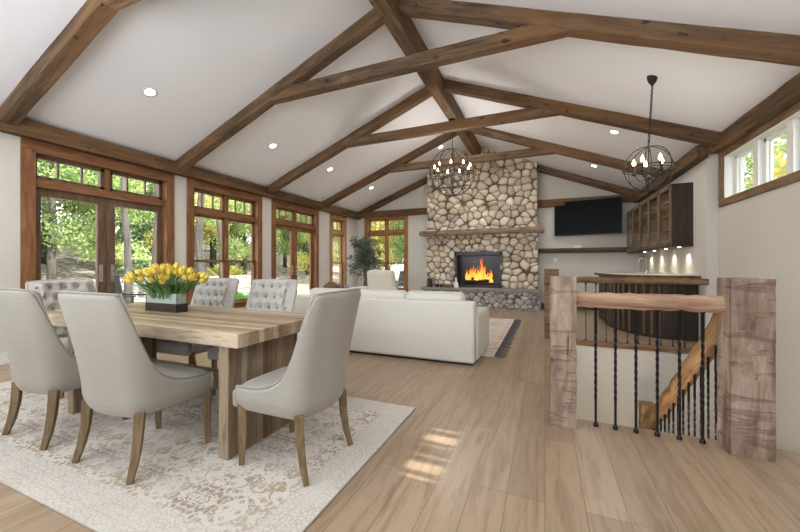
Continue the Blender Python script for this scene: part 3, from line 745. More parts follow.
# ---------------------------------------------------------------- tulips in a trough vase
vx, vy = -3.10, 2.02
va = thing('trough_vase', 'long low vase, frosted above and black below, holding tulips', 'vase', (vx, vy, TZ))
o = MB(); L2, W2_, = .205, .045
o.b(-L2, L2, -W2_, -W2_ + .008, 0, .16); o.b(-L2, L2, W2_ - .008, W2_, 0, .16); o.b(-L2, -L2 + .008, -W2_, W2_, 0, .16); o.b(L2 - .008, L2, -W2_, W2_, 0, .16); o.b(-L2, L2, -W2_, W2_, 0, .01)
o.build('vase_body', plain('frosted_green_glass', (.34, .40, .37), .25), va, bevel=.002)
o = MB(); L2 += .006; W2_ += .006
o.b(-L2, L2, -W2_, -W2_ + .006, 0, .075); o.b(-L2, L2, W2_ - .006, W2_, 0, .075); o.b(-L2, -L2 + .006, -W2_, W2_, 0, .075); o.b(L2 - .006, L2, -W2_, W2_, 0, .075); o.b(-L2, L2, -W2_, W2_, 0.0, .004)
o.build('dark_band', plain('dark_glass_band', (.025, .02, .016), .2), va, bevel=.002)
def tulip(base, tip, first=False):
    t = tag(bpy.data.objects.new('tulip', None), 'yellow tulip with a green stem in the trough vase', 'flower', 'yellow tulips in the vase on the dining table')
    C.objects.link(t); t.location = base; d = Vector(tip) - Vector(base); ln = d.length
    pts = []
    for k in range(5):
        q = k / 4; pts.append((d.x * q ** 1.5, d.y * q ** 1.5, d.z * q))
    MB().tube(pts, .0035, 5).build('stem', M['stem'], t)
    dir_ = (Vector(pts[-1]) - Vector(pts[-2])).normalized(); qt = dir_.to_track_quat('Z', 'Y')
    bl_ = tulip_mesh_o.copy(); C.objects.link(bl_); bl_.parent = t; bl_.location = d; bl_.rotation_mode = 'QUATERNION'; bl_.rotation_quaternion = qt
    s = rr_.uniform(1.0, 1.3); bl_.scale = (s, s, s)
    lf = leaf_o.copy(); C.objects.link(lf); lf.parent = t; lf.rotation_euler = (rr_.uniform(-.2, .2), rr_.uniform(-.1, .1) , math.atan2(d.y, d.x) + rr_.uniform(-.5, .5))
    lf.scale = (1, 1, min(1, ln / .26))
    return t
rr_ = random.Random(11)
# bloom: a cup of six petals
pm = MB()
for k in range(6):
    a0 = k * math.pi / 3; rad = .019 if k % 2 else .0165; vs = []
    for j in range(6):
        z = .056 * j / 5; w = [.5, .95, 1.0, .85, .55, .08][j]; r = rad * [.35, .9, 1.08, 1.0, .8, .55][j]
        for i in (-1, 0, 1):
            a = a0 + i * .58 * w; vs.append((r * math.cos(a), r * math.sin(a), z - .004))
    fs = [(j * 3 + i, j * 3 + i + 1, j * 3 + i + 4, j * 3 + i + 3) for j in range(5) for i in range(2)]; pm.add(vs, fs)
tulip_mesh_o = pm.build('bloom', M['petal'], None, smooth=True)
lm = MB(); vs = []
for j in range(7):
    q = j / 6; w = .014 * math.sin(math.pi * (q * .85 + .12)); x = .01 + .10 * q ** 2; z = .24 * q - .05 * q ** 3
    vs += [(x, -w, z), (x + .004, 0, z - .002), (x, w, z)]
lm.add(vs, [(j * 3 + i, j * 3 + i + 1, j * 3 + i + 4, j * 3 + i + 3) for j in range(6) for i in range(2)])
leaf_o = lm.build('leaf', M['tleaf'], None, smooth=True)
for i in range(84):
    bx = rr_.uniform(-.17, .17); by = rr_.uniform(-.03, .03)
    u = rr_.uniform(-1, 1); v = rr_.uniform(-1, 1)
    if u * u + v * v * .8 > 1.2: u *= .6
    tx = u * .385; ty = v * .18; tz = .40 - .15 * (u * u * .55 + v * v * .45) - rr_.uniform(0, .05)
    bx = tx * .42 + rr_.uniform(-.02, .02); by = ty * .15
    tulip((vx + bx, vy + by, TZ + .06), (vx + tx, vy + ty, TZ + tz - .02))
bpy.data.objects.remove(tulip_mesh_o); bpy.data.objects.remove(leaf_o)

# ---------------------------------------------------------------- stair railings
def hewn_post(name, label, c, w, d, z0, z1, mat, jit=.007, seed=1):
    r = random.Random(seed); m = MB(); n = 6; k = int((z1 - z0) / .07); vs = []
    prof = []
    for side in range(4):
        for i in range(n):
            q = i / n - .5; x, y = [(q, -.5), (.5, q), (-q, .5), (-.5, -q)][side]; prof.append((x, y))
    P_ = len(prof)
    for j in range(k + 1):
        z = z1 - z0; z = z * j / k; adz = r.uniform(-.006, .006)
        for (x, y) in prof:
            cr = .985 if abs(x) > .45 and abs(y) > .45 else 1
            a = 1 + (adz + (.0 if j % 3 else -.012)) * 1.2
            vs.append((x * w * cr * a + r.uniform(-jit, jit) * .5, y * d * cr * a + r.uniform(-jit, jit) * .5, z if j not in (0, k) else z + r.uniform(-.003, .003) * (j == k)))
    fs = [(j * P_ + i, j * P_ + (i + 1) % P_, (j + 1) * P_ + (i + 1) % P_, (j + 1) * P_ + i) for j in range(k) for i in range(P_)]
    fs += [tuple(range(P_ - 1, -1, -1)), tuple(range(k * P_, (k + 1) * P_))]
    o = m.add(vs, fs).build(name, mat, loc=(c[0], c[1], z0)); return tag(o, label, 'newel post')
hewn_post('newel_post', 'pale hewn square newel post at the left end of the front stair railing', (.125, 2.92, 0), .18, .16, 0, 1.12, M['hewn'], seed=2)
hewn_post('newel_post', 'massive hewn timber newel post at the right end of the front railing', (1.195, 2.93, 0), .215, .20, 0, 1.12, M['hewn'], seed=5)
hewn_post('newel_post', 'brown newel post at the far left corner of the stair opening', (.10, 6.26, 0), .22, .16, 0, 1.15, M['log_dark'], seed=8)
hewn_post('newel_post', 'orange-brown lower newel post at the foot of the stair handrail', (1.20, 5.28, -1.9), .15, .15, -1.9, -.55, M['stairlog'], seed=9)
def baluster(x, y, z0, z1, parent, tex=True, r=.0085):
    m = MB(); n = int((z1 - z0) / .022); pts = []; vs = []
    for j in range(n + 1):
        q = j / n; tw = 0
        if tex and .22 < q < .78: tw = (q - .22) * 26
        elif q >= .78: tw = .56 * 26
        for i in range(4):
            a = math.pi / 4 + i * math.pi / 2 + tw; vs.append((x + r * 1.25 * math.cos(a), y + r * 1.25 * math.sin(a), z0 + (z1 - z0) * q))
    m.add(vs, [(j * 4 + i, j * 4 + (i + 1) % 4, j * 4 + 4 + (i + 1) % 4, j * 4 + 4 + i) for j in range(n) for i in range(4)])
    m.lathe([(.017, 0), (.017, .014), (.012, .026), (.009, .034)], (x, y, z0), 8); m.lathe([(.009, -.034), (.012, -.026), (.017, -.014), (.017, 0)], (x, y, z1), 8)
    return m.build('baluster', M['black'], parent)
r1 = thing('stair_railing', 'front stair railing, thick peeled log over six twisted iron balusters', 'railing', (.65, 2.95, 0))
log_bar('handrail', (-.47, 0, .945), (.47, 0, .945), .058, M['log'], r1)
for i in range(6): baluster(-.30 + .127 * i, 0, 0, .90, r1)
r2 = thing('stair_railing', 'far stair railing, brown log and thin black balusters before the bar', 'railing', (1.17, 6.26, 0))
log_bar('handrail', (-.98, 0, .975), (.98, 0, .975), .05, M['log_dark'], r2)
for i in range(13): baluster(-.85 + .142 * i, 0, .0, .935, r2, False, .006)
r3 = thing('stair_railing', 'side railing between the two left newel posts', 'railing', (.09, 4.6, 0))
log_bar('handrail', (0, -1.58, .95), (0, 1.56, .95), .045, M['log_dark'], r3)
for i in range(12): baluster(0, -1.4 + .25 * i, 0, .91, r3, False, .006)
r4 = thing('stair_handrail', 'rough round log handrail going down the stairs over iron balusters', 'railing', (1.2, 3.1, 0))
log_bar('handrail', (0, -.06, .93), (0, 2.13, -.84), .075, M['stairlog'], r4, .012)
for i in range(15):
    y = .12 + .135 * i; zr = .93 - (y + .06) * .808; zs = -.19 * (int((y + .06) / .235) + 1)
    if y < 2.03: baluster(.0, y, max(zs - .0, -2), zr - .06, r4, True, .0075)


sc_ = thing('stairwell_fill', 'unseen fill lamp added low on the stairwell wall below the front railing', 'light', (.7, SY0, -.75))
MB().lathe([(.05, -.10), (.07, .0), (.05, .10)], (0, .07, 0), 14).build('fill_shade', M['bulb'], sc_, smooth=True)  # added glowing body and lamp, out of view, to brighten the stairwell wall
MB().b(-.04, .04, .0, .02, -.06, .06).build('base', M['bronze'], sc_)
ld = bpy.data.lights.new('stairwell_fill_lamp', 'POINT'); ld.energy = 26; ld.color = (1, .90, .78); ld.shadow_soft_size = .1
lo = bpy.data.objects.new('stairwell_fill_lamp', ld); C.objects.link(lo); lo.parent = sc_; lo.location = (0, .25, 0)

# ---------------------------------------------------------------- bar
bar = thing('bar_counter', 'dark curved wet bar with a pale stone top behind the stairs', 'bar', (0, 0, 0))
def curve(r0x, r0y, inset=0):
    P = [(XRF - .005, 6.78 + inset)]
    cx_, cy_, rx, ry = 1.95, 8.2, .88 - inset, 1.42 - inset
    for i in range(13):
        a = math.pi / 2 * i / 12; P.append((cx_ - rx * math.sin(a), cy_ - ry * math.cos(a)))
    P += [(cx_ - rx, 9.3), (XRF - .005, 9.3)]
    return P
MB().prism(curve(0, 0, .10), 0, 1.0).build('bar_body', M['cab'], bar)
MB().prism(curve(0, 0, .0), 1.0, 1.045).build('wood_edge', M['ledge'], bar, bevel=.006)
MB().prism(curve(0, 0, .015), 1.045, 1.065).build('countertop', M['stonetop'], bar, bevel=.004)
bp = MB()
for i, (x, y) in enumerate(curve(0, 0, .095)[3:13]):
    bp.box((x, y, .5), (.03, .03, .92), Matrix.Rotation(.15 * i, 3, 'Z'))
bp.build('bar_batten', M['cabdoor'], bar)
fa = thing('bar_faucet', 'chrome gooseneck faucet on the bar counter', 'faucet', (1.74, 7.70, 1.065))
MB().lathe([(.03, 0), (.03, .01), (.016, .02), (.014, .06)], n=12).build('base', M['nickel'], fa, smooth=True)
MB().tube([(0, 0, .03), (0, 0, .22)] + [(-.06 + .06 * math.cos(a), 0, .22 + .06 * math.sin(a)) for a in [math.pi * k / 8 for k in range(1, 9)]] + [(-.12, 0, .17)], .010, 8).build('spout', M['nickel'], fa, smooth=True)
MB().tube([(0, 0, .07), (.0, -.07, .10)], .006, 6).build('lever', M['nickel'], fa)
# wall cabinets
wc = thing('wall_cabinet', 'dark wall cabinet with five glass doors above the bar', 'cabinet', (XRF, 0, 1.545))
cy0, cy1, cd, chh = 7.10, 10.45, .29, 1.035
k = MB(); k.b(-cd, 0, cy0, cy0 + .02, 0, chh); k.b(-cd, 0, cy1 - .02, cy1, 0, chh); k.b(-cd, 0, cy0, cy1, 0, .03); k.b(-cd, 0, cy0, cy1, chh - .025, chh); k.b(-cd - .012, 0, cy0 - .006, cy1, -.02, .0)
k.build('body', M['cab'], wc, bevel=.003)
for i in range(1, 6): y = cy0 + (cy1 - cy0) * i / 5; MB().b(-cd + .01, -.02, y - (.01 if i < 5 else .04), y + (.01 if i < 5 else -.021), .03, chh - .03).build('divider', M['cabin'], wc)
k = MB(); k.b(-.02, -.003, cy0 + .02, cy1 - .02, .03, chh - .03); k.build('back_panel', M['cabin'], wc)
for z in (.28, .53, .78): MB().b(-cd + .04, -.02, cy0 + .02, cy1 - .02, z, z + .02).build('shelf', M['cabin'], wc)
dw = (cy1 - cy0) / 5
for i in range(5):
    a, b_ = cy0 + dw * i + .006, cy0 + dw * (i + 1) - .006; q = .065
    k = MB(); k.b(-cd - .022, -cd - .002, a, b_, 0, q); k.b(-cd - .022, -cd - .002, a, b_, chh - q, chh); k.b(-cd - .022, -cd - .002, a, a + q, 0, chh); k.b(-cd - .022, -cd - .002, b_ - q, b_, 0, chh)
    do = k.build('door', M['cabdoor'], wc, bevel=.003)
    MB().b(-cd - .014, -cd - .010, a + q, b_ - q, q, chh - q).build('door_pane', M['glass'], do)
for i, y in enumerate((7.3, 8.0, 8.75, 9.5)):
    p = MB().lathe([(.024, -.008), (.024, 0)], (-.13, y, -.02), 12).build('puck_light', M['can'], wc)
    ld = bpy.data.lights.new('puck_lamp', 'SPOT'); ld.energy = 6; ld.spot_size = R(85); ld.spot_blend = 1; ld.color = (1, .88, .70); ld.shadow_soft_size = .02
    lo = bpy.data.objects.new('puck_lamp', ld); C.objects.link(lo); lo.parent = wc; lo.location = (-.12, y, -.06); lo.rotation_euler = (0, R(-20), 0)

# television, ledge, wall plates
tv = thing('television', 'large black flat television mounted right of the chimney', 'television', (1.03, 10.42, 2.50), R(-11))
MB().b(-.80, .80, -.02, .02, -.47, .47).build('housing', M['blackp'], tv, bevel=.005)
MB().b(-.785, .785, -.023, -.0195, -.455, .455).build('screen', M['screen'], tv)
mt = MB(); mt.b(-.2, .2, .02, .06, -.2, .2); mt.b(-.06, .06, .05, .16, -.06, .06); mt.build('wall_mount', M['blackp'], tv)
tag(slab('ledge_shelf', -.17, XRF - .02, YF, YF - .20, 1.56, 1.69, M['ledge'], jit=.012, seed=6), 'dark live-edge wood ledge on the wall below the television', 'shelf')
tag(MB().b(.72, .92, YF - .16, YF - .04, 1.69, 1.76).build('white_box', M['plastic'], bevel=.01), 'small white box standing on the ledge below the television', 'box')
so = thing('wall_outlet', 'white wall plate between the ledge and the far railing', 'outlet', (.27, YF, 1.37))
MB().b(-.05, .05, -.008, 0, -.06, .06).build('cover_plate', M['plastic'], so, bevel=.003)
MB().b(-.02, .02, -.012, -.008, -.035, .035).build('rocker', M['plastic'], so)
tag(MB().b(-5.95, -5.88, YF - .03, YF, 2.55, 2.63).build('wall_sensor', M['plastic'], bevel=.008), 'small white sensor high in the far left corner', 'sensor')

# ---------------------------------------------------------------- recessed lights
cans = [(-4.86, 2.95, 'on the left slope above the french doors'), (-4.85, 5.2, 'on the left slope, second from the camera'), (-4.80, 7.05, 'on the left slope above the third window bay'), (-4.8, 9.2, 'on the left slope nearest the far wall'),
        (1.12, 7.03, 'on the right slope beside the small chandelier'), (1.07, 9.3, 'on the right slope nearest the television'), (-2.6, 9.03, 'left of the ridge beside the large chandelier'), (-1.0, 8.9, 'right of the ridge in front of the chimney'),
        (-4.86, .8, 'added unseen on the left slope over the camera side'), (1.1, 2.95, 'added unseen on the right slope above the front railing'), (1.1, .8, 'added unseen on the right slope over the camera side'), (-2.9, .6, 'added unseen, left of the ridge over the dining chairs')]  # these four are out of view, added to light the dining foreground
for x, y, w in cans:
    z = ceil_z(x); t = thing('recessed_light', 'round white recessed ceiling light ' + w, 'light', (x, y, z))
    t.rotation_euler = (0, -math.atan(SL) if x < RX else math.atan(SL), 0)
    MB().lathe([(.062, -.004), (.088, -.006), (.092, -.001), (.092, .002)], n=24).build('trim_ring', M['plastic'], t, smooth=True)
    MB().lathe([(.001, -.004), (.060, -.005), (.062, .001)], n=24).build('lens', M['can'], t)
    ld = bpy.data.lights.new('recessed_lamp', 'SPOT'); ld.energy = 36 * LAMP; ld.spot_size = R(150); ld.spot_blend = .8; ld.shadow_soft_size = .10; ld.color = (1, .96, .91)
    lo = bpy.data.objects.new('recessed_lamp', ld); C.objects.link(lo); lo.parent = t; lo.location = (0, 0, -.03); lo.rotation_euler = (0, -t.rotation_euler[1], 0)

# ---------------------------------------------------------------- chandeliers
def candle_parts(t, x, y, z, h=.10):
    c = MB().lathe([(.028, 0), (.03, .012), (.012, .016), (.011, h)], (x, y, z), 10).build('candle_sleeve', M['bronze'], t, smooth=True)
    MB().lathe([(.008, 0), (.019, .02), (.021, .035), (.012, .06), (.002, .085)], (x, y, z + h), 10).build('bulb', M['bulb'], c, smooth=True)
def chain(t, p0, p1, n):
    m = MB(); p0, p1 = Vector(p0), Vector(p1); d = (p1 - p0) / n; q = d.to_track_quat('Z', 'Y').to_matrix()
    for i in range(n):
        c = p0 + d * (i + .5); l = d.length * .62
        tl = q @ Matrix.Rotation(R(90) * (i % 2), 3, 'Z')
        m.ring(c, 1, .005, 'x', 10, 4, tilt=tl @ Matrix.Diagonal((1, .011, l)))
    return m.build('chain', M['bronze'], t)
c1 = thing('orb_chandelier', 'large open wire orb chandelier hanging from the ridge before the chimney', 'chandelier', (RX, 7.25, 3.20))
MB().lathe([(.02, .98), (.065, 1.10), (.07, 1.14)], n=16).build('canopy', M['bronze'], c1, smooth=True)
MB().tube([(0, 0, .45), (0, 0, 1.02)], .008, 6).build('hanging_rod', M['bronze'], c1)
MB().tube([(0, 0, -.36), (0, 0, .46)], .010, 8).lathe([(.002, -.40), (.035, -.36), (.012, -.32)], n=10).lathe([(.012, -.02), (.04, .0), (.012, .03)], n=10).build('centre_stem', M['bronze'], c1)
cg = MB()
for k in range(5): cg.ring((0, 0, 0), .5, .0075, 'y', 40, 5, tilt=Matrix.Rotation(R(36 * k), 3, 'Z') @ Matrix.Rotation(R(14 if k % 2 else -10), 3, 'Y'))
cg.ring((0, 0, -.02), .47, .0075, 'z', 40, 5, tilt=Matrix.Rotation(R(10), 3, 'X')); cg.ring((0, 0, -.18), .45, .0075, 'z', 40, 5, tilt=Matrix.Rotation(R(-12), 3, 'Y')); cg.ring((0, 0, -.30), .38, .0075, 'z', 40, 5, tilt=Matrix.Rotation(R(15), 3, 'X'))
cg.build('orb_cage', M['bronze'], c1)
cgr = MB()
for k in range(9):
    a = 2 * math.pi * k / 9; x, y = .38 * math.cos(a), .38 * math.sin(a)
    cgr.tube([(0, 0, -.34), (x * .5, y * .5, -.30), (x * .95, y * .95, -.16), (x, y, .0)], .006, 5)
cgr.build('arm', M['bronze'], c1)
for k in range(9):
    a = 2 * math.pi * k / 9; candle_parts(c1, .38 * math.cos(a), .38 * math.sin(a), -.01)
c2 = thing('orb_chandelier', 'small round iron orb chandelier hanging on a chain over the stairwell', 'chandelier', (1.165, 5.05, 2.385))
zc = ceil_z(1.22) - 2.38
MB().lathe([(.012, zc - .10), (.04, zc - .06), (.055, zc - .015), (.06, zc + .02)], (.05, .05, 0), 16).build('canopy', M['bronze'], c2, smooth=True)
chain(c2, (0, 0, .33), (.05, .05, zc - .08), 26)
cg = MB(); rr = .268
for k in range(3): cg.ring((0, 0, 0), rr, .006, 'y', 36, 5, tilt=Matrix.Rotation(R(60 * k + 10), 3, 'Z'))
cg.ring((0, 0, 0), rr, .006, 'z', 36, 5); cg.ring((0, 0, 0), rr, .006, 'z', 36, 5, tilt=Matrix.Rotation(R(22), 3, 'X')); cg.ring((0, 0, .31), .03, .005, 'x', 12, 5)
cg.build('orb_cage', M['bronze'], c2)
am = MB().tube([(0, 0, -.29), (0, 0, .29)], .007, 6).lathe([(.01, -.13), (.03, -.11), (.01, -.08)], n=10)
for k in range(5):
    a = 2 * math.pi * k / 5 + .3; x, y = .15 * math.cos(a), .15 * math.sin(a); am.tube([(0, 0, -.12), (x * .6, y * .6, -.14), (x, y, -.06)], .005, 5)
am.build('arm', M['bronze'], c2)
for k in range(5):
    a = 2 * math.pi * k / 5 + .3; candle_parts(c2, .15 * math.cos(a), .15 * math.sin(a), -.06, .12)
for cc, e in ((c1, 34), (c2, 6)):
    ld = bpy.data.lights.new('chandelier_glow', 'POINT'); ld.energy = e; ld.color = (1, .93, .84); ld.shadow_soft_size = .25
    lo = bpy.data.objects.new('chandelier_glow', ld); C.objects.link(lo); lo.parent = cc; lo.location = (0, 0, .05)

# ---------------------------------------------------------------- living room
rt = rug('living_rug', 'cream rug with dark tassel fringe between sofa and hearth', -4.2, -.62, 4.66, 8.1, rug_mat('living_rug_weave', 1.79, 1.72, (.70, .64, .56), (.47, .38, .31), (.45, .28, .20), False, 1.6))
fr_ = MB(); rf = random.Random(4)
for i in range(110):
    y = -1.71 + 3.42 * i / 109; fr_.tube([(1.785, y, .008), (1.785 + .15 + rf.uniform(-.02, .02), y + rf.uniform(-.015, .015), .006)], [.0045, .003], 4)
fo = fr_.build('fringe', plain('grey_tassel', (.12, .12, .13), .9), rt); fo['kind'] = 'stuff'
def cushion(name, c, d, mat, parent, bev=.05, rot=None):
    m = MB(); m.box((0, 0, 0), d); o = m.build(name, mat, parent, smooth=True); o.location = c
    if rot: o.rotation_euler = rot
    md = o.modifiers.new('bevel', 'BEVEL'); md.width = bev; md.segments = 5
    return o
sf = thing('sofa', 'long cream upholstered sofa seen from behind', 'sofa', (-2.13, 4.6, 0))
cushion('base', (0, 0, .25), (2.72, .94, .44), M['sofa'], sf, .03)
cushion('backrest', (0, -.40, .40), (2.72, .19, .74), M['sofa'], sf, .035)
for x in (-1.27, 1.29): cushion('armrest', (x, .04, .33), (.2, .92, .56), M['sofa'], sf, .04)
for i in range(3): cushion('seat_cushion', (-.77 + .78 * i, .12, .49), (.77, .68, .16), M['sofa'], sf, .05)
for i in range(3): cushion('back_cushion', (-.79 + .79 * i, -.21, .645), (.80, .2, .44), M['sofa'], sf, .07, (R(8), 0, 0))
MB().b(-1.33, 1.33, -.44, .44, .0, .035).build('plinth', M['blackp'], sf)
ac = thing('armchair', 'rounded cream armchair beyond the sofa facing us', 'armchair', (-3.80, 7.40, 0), R(172))
cushion('seat', (0, 0, .33), (.88, .74, .30), M['armf'], ac, .08)
cushion('backrest', (0, -.34, .76), (.80, .18, .68), M['armf'], ac, .085, (R(-8), 0, 0))
for x in (-.42, .42): cushion('armrest', (x, .02, .47), (.15, .70, .44), M['sofa'], ac, .065)
for x in (-.3, .3):
    for y in (-.28, .28): MB().tube([(x, y, 0.0), (x, y, .2)], [.018, .025], 8).build('leg', M['ledge'], ac)
# side table with ornaments near window 4
sd = thing('side_table', 'low brown wooden side table by the narrow window', 'table', (-5.3, 8.05, 0))
MB().b(-.4, .4, -.28, .28, .50, .56).build('tabletop', M['ledge'], sd, bevel=.005)
for x in (-.34, .34):
    for y in (-.22, .22): MB().b(x - .03, x + .03, y - .03, y + .03, 0, .5).build('leg', M['ledge'], sd)
bx = thing('wooden_box', 'brown peaked wooden box on the low side table', 'box', (-5.40, 8.0, .56))
MB().b(-.2, .2, -.1, .1, 0, .10).build('box_body', M['log_dark'], bx, bevel=.004)
MB().yprism([(-.2, .10), (.2, .10), (.03, .20), (-.03, .20)], -.1, .1).build('lid', M['log_dark'], bx)
def ornament(x, y, z, s, lab, col):
    r = random.Random(int(x * 100)); m = MB()
    for k in range(16):
        d = Vector((r.uniform(-1, 1), r.uniform(-1, 1), r.uniform(-.2, 1))).normalized() * s * .7; m.sphere((d.x, d.y, d.z + s * .6), s * r.uniform(.25, .42), 7, 5)
    o = m.build('dried_flower_ball', col, loc=(x, y, z), smooth=True); tag(o, lab, 'ornament')
ornament(-5.13, 8.02, .565, .10, 'mottled dark dried flower ball beside the wooden box', plain('mottled_dried', (.16, .13, .12), .9, var=.9, scale=30))
ornament(-4.97, 8.1, .565, .08, 'smaller pale dried flower ball on the side table', plain('pale_dried', (.38, .34, .31), .9, var=.7, scale=30))
# hearth things
HZ = .565
ln_ = thing('candle_lantern', 'black candle holder on the left end of the hearth', 'candle holder', (-3.23, 10.04, HZ))
MB().lathe([(.075, 0), (.085, .02), (.06, .05), (.07, .16), (.09, .24), (.085, .25)], n=16).build('pot', M['charcoal'], ln_, smooth=True)
MB().tube([(.06, 0, .2), (.15, 0, .19), (.14, 0, .08), (.06, 0, .07)], .012, 6).build('handle', M['charcoal'], ln_)
for x, s, lb in ((-3.0, .06, 'left of two small dark bowls on the hearth'), (-2.86, .045, 'right of two small dark bowls on the hearth')):
    tag(MB().lathe([(s * .5, 0), (s, .05), (s * 1.1, .09), (s * .9, .09), (s * .8, .04), (.002, .03)], n=14).build('bowl', M['charcoal'], loc=(x, 10.02, HZ), smooth=True), lb, 'bowl')
cr = thing('firewood_crate', 'low brown wooden crate on the hearth left of the firebox', 'crate', (-2.66, 10.0, HZ))
m_ = MB()
for z in (.0, .045): m_.b(-.17, .17, -.08, -.065, z, z + .038); m_.b(-.17, .17, .065, .08, z, z + .038); m_.b(-.17, -.155, -.08, .08, z, z + .038); m_.b(.155, .17, -.08, .08, z, z + .038)
m_.b(-.17, .17, -.08, .08, 0, .01); m_.build('slats', M['log_dark'], cr)
fg = MB().lathe([(.07, 0), (.075, .03), (.06, .12), (.035, .18), (.025, .22), (.035, .26), (.02, .29), (.001, .30)], n=16).build('white_bottle', M['plastic'], loc=(-2.40, 9.95, HZ), smooth=True)
tag(fg, 'small white bottle-shaped figurine at the lower left firebox corner', 'figurine')
# olive tree
ol = thing('potted_olive_tree', 'tall grey-green potted olive tree in the far left corner', 'tree', (-5.25, 9.55, 0))
MB().lathe([(.17, 0), (.22, .05), (.25, .38), (.23, .40), (.2, .36), (.002, .35)], n=20).build('pot', plain('stone_planter', (.35, .33, .30), .8), ol, smooth=True)
ro = random.Random(8); tk = MB()
tk.tube([(0, 0, .34), (.03, .02, .8), (-.02, 0, 1.7)], [.03, .025, .018], 7); lv = MB()
for k in range(64):
    a = ro.uniform(0, 6.28); e = ro.uniform(-.5, 1.2); ln = ro.uniform(.35, .85)
    st_ = Vector((ro.uniform(-.03, .03), ro.uniform(-.03, .03), ro.uniform(1.2, 1.75))); d = Vector((math.cos(a) * math.cos(e), math.sin(a) * math.cos(e), math.sin(e)))
    pts = [st_ + d * ln * q + Vector((0, 0, -.35 * ln * q * q)) for q in (0, .35, .7, 1)]; pts = [Vector((min(max(p.x, -.72), .8), min(p.y, .95), p.z)) for p in pts]
    tk.tube(pts, [.010, .007, .005, .003], 5)
    for _ in range(46):
        q = ro.uniform(.25, 1.05); p = st_ + d * ln * q + Vector((0, 0, -.35 * ln * q * q)); p += Vector((ro.gauss(0, .05), ro.gauss(0, .05), ro.gauss(0, .05)))
        p = Vector((min(max(p.x, -.75), .8), min(p.y, .95), p.z))
        w = Vector((ro.gauss(0, 1), ro.gauss(0, 1), ro.gauss(0, 1))).normalized(); s_ = w.orthogonal().normalized() * .017; l_ = w * .09
        lv.add([p, p + l_ * .5 + s_, p + l_, p + l_ * .5 - s_], [(0, 1, 2, 3)])
tk.build('trunk', M['bark'], ol); lv.build('foliage', M['olive'], ol)

# ---------------------------------------------------------------- outdoors
gm, gnt, gbn = newmat('leaf_litter_ground', .95)
gf = noise(gnt, coords(gnt, rnd=False), 3.5, 8, .85); gf2 = noise(gnt, coords(gnt, rnd=False), .5, 3)
gc = ramp(gnt, gf, [(.42, (.07, .048, .034)), (.5, (.26, .19, .14)), (.56, (.62, .55, .48))])
gc = mix(gnt, gc, (.26, .30, .12), ramp(gnt, gf2, [(.52, (0, 0, 0)), (.66, (.8, .8, .8))])); L(gnt, gc, gbn.inputs['Base Color']); bump(gnt, gbn, gf, .8, .05)
tr = MB(); nx, ny = 50, 50; rg = random.Random(1)
for j in range(ny + 1):
    for i in range(nx + 1):
        x = -55 + 48.75 * i / nx if i < nx else -6.3; y = -25 + 75 * j / ny; d = max(0, -9 - x)
        tr.v.append((x, y, -.12 + (.09 * d if d < 12 else 1.08 + .16 * (d - 12)) + rg.uniform(-.06, .06) * (x < -9)))
tr.f = [(j * (nx + 1) + i, j * (nx + 1) + i + 1, (j + 1) * (nx + 1) + i + 1, (j + 1) * (nx + 1) + i) for j in range(ny) for i in range(nx)]
g_o = struct(tr.build('ground_woods', gm, smooth=True))
g2 = MB(); nx = 30
for j in range(nx + 1):
    for i in range(nx + 1):
        x = -6.3 + 60 * i / nx; y = 10.95 + 50 * j / nx; g2.v.append((x, y, -.12 + .09 * max(0, y - 13) + rg.uniform(-.05, .05) * (y > 12)))
g2.f = [(j * (nx + 1) + i, j * (nx + 1) + i + 1, (j + 1) * (nx + 1) + i + 1, (j + 1) * (nx + 1) + i) for j in range(nx) for i in range(nx)]
struct(g2.build('ground_far', gm, smooth=True))
struct(MB().b(2.6, 50, -40, 10.95, -.4, -.12).b(-6.3, 2.6, -40, YB - .2, -.4, -.12).build('ground_side', gm))
pat, pnt, pb = newmat('patio_stone', .85)
pv = N(pnt, 'ShaderNodeTexVoronoi', feature='DISTANCE_TO_EDGE'); pv.inputs['Scale'].default_value = 1.6; L(pnt, coords(pnt, rnd=False), pv.inputs['Vector'])
pc = ramp(pnt, pv.outputs[0], [(.03, (.15, .125, .10)), (.07, (.36, .32, .27))]); L(pnt, pc, pb.inputs['Base Color'])
struct(MB().b(-9.2, XL - .2, -3, 11, -.2, -.05).build('patio', pat))
# low dry-stone wall along the patio edge
def garden_wall(label, p0, p1, h=.5):
    t = thing('garden_wall', label, 'wall', (0, 0, 0)); m = MB(); r = random.Random(3)
    p0, p1 = Vector(p0), Vector(p1); d = p1 - p0; ln = d.length; x = d.normalized(); a = math.atan2(x.y, x.x)
    z = p0.z
    while z < p0.z + h:
        q = 0; hh = r.uniform(.09, .14)
        while q < ln:
            w = r.uniform(.2, .5); c = p0 + x * (q + w / 2); m.box((c.x, c.y, z + hh / 2), (w - .015, r.uniform(.3, .38), hh - .01), Matrix.Rotation(a + r.uniform(-.04, .04), 3, 'Z')); q += w
        z += hh
    o = m.build('stones', plain('field_stone', (.30, .27, .24), .9, var=.5, scale=3, bmp=.4), t, bevel=.012); return t
garden_wall('low dry-stone garden wall beyond the patio', (-12.3, 1.5, .0), (-12.8, 13, .0), .7)
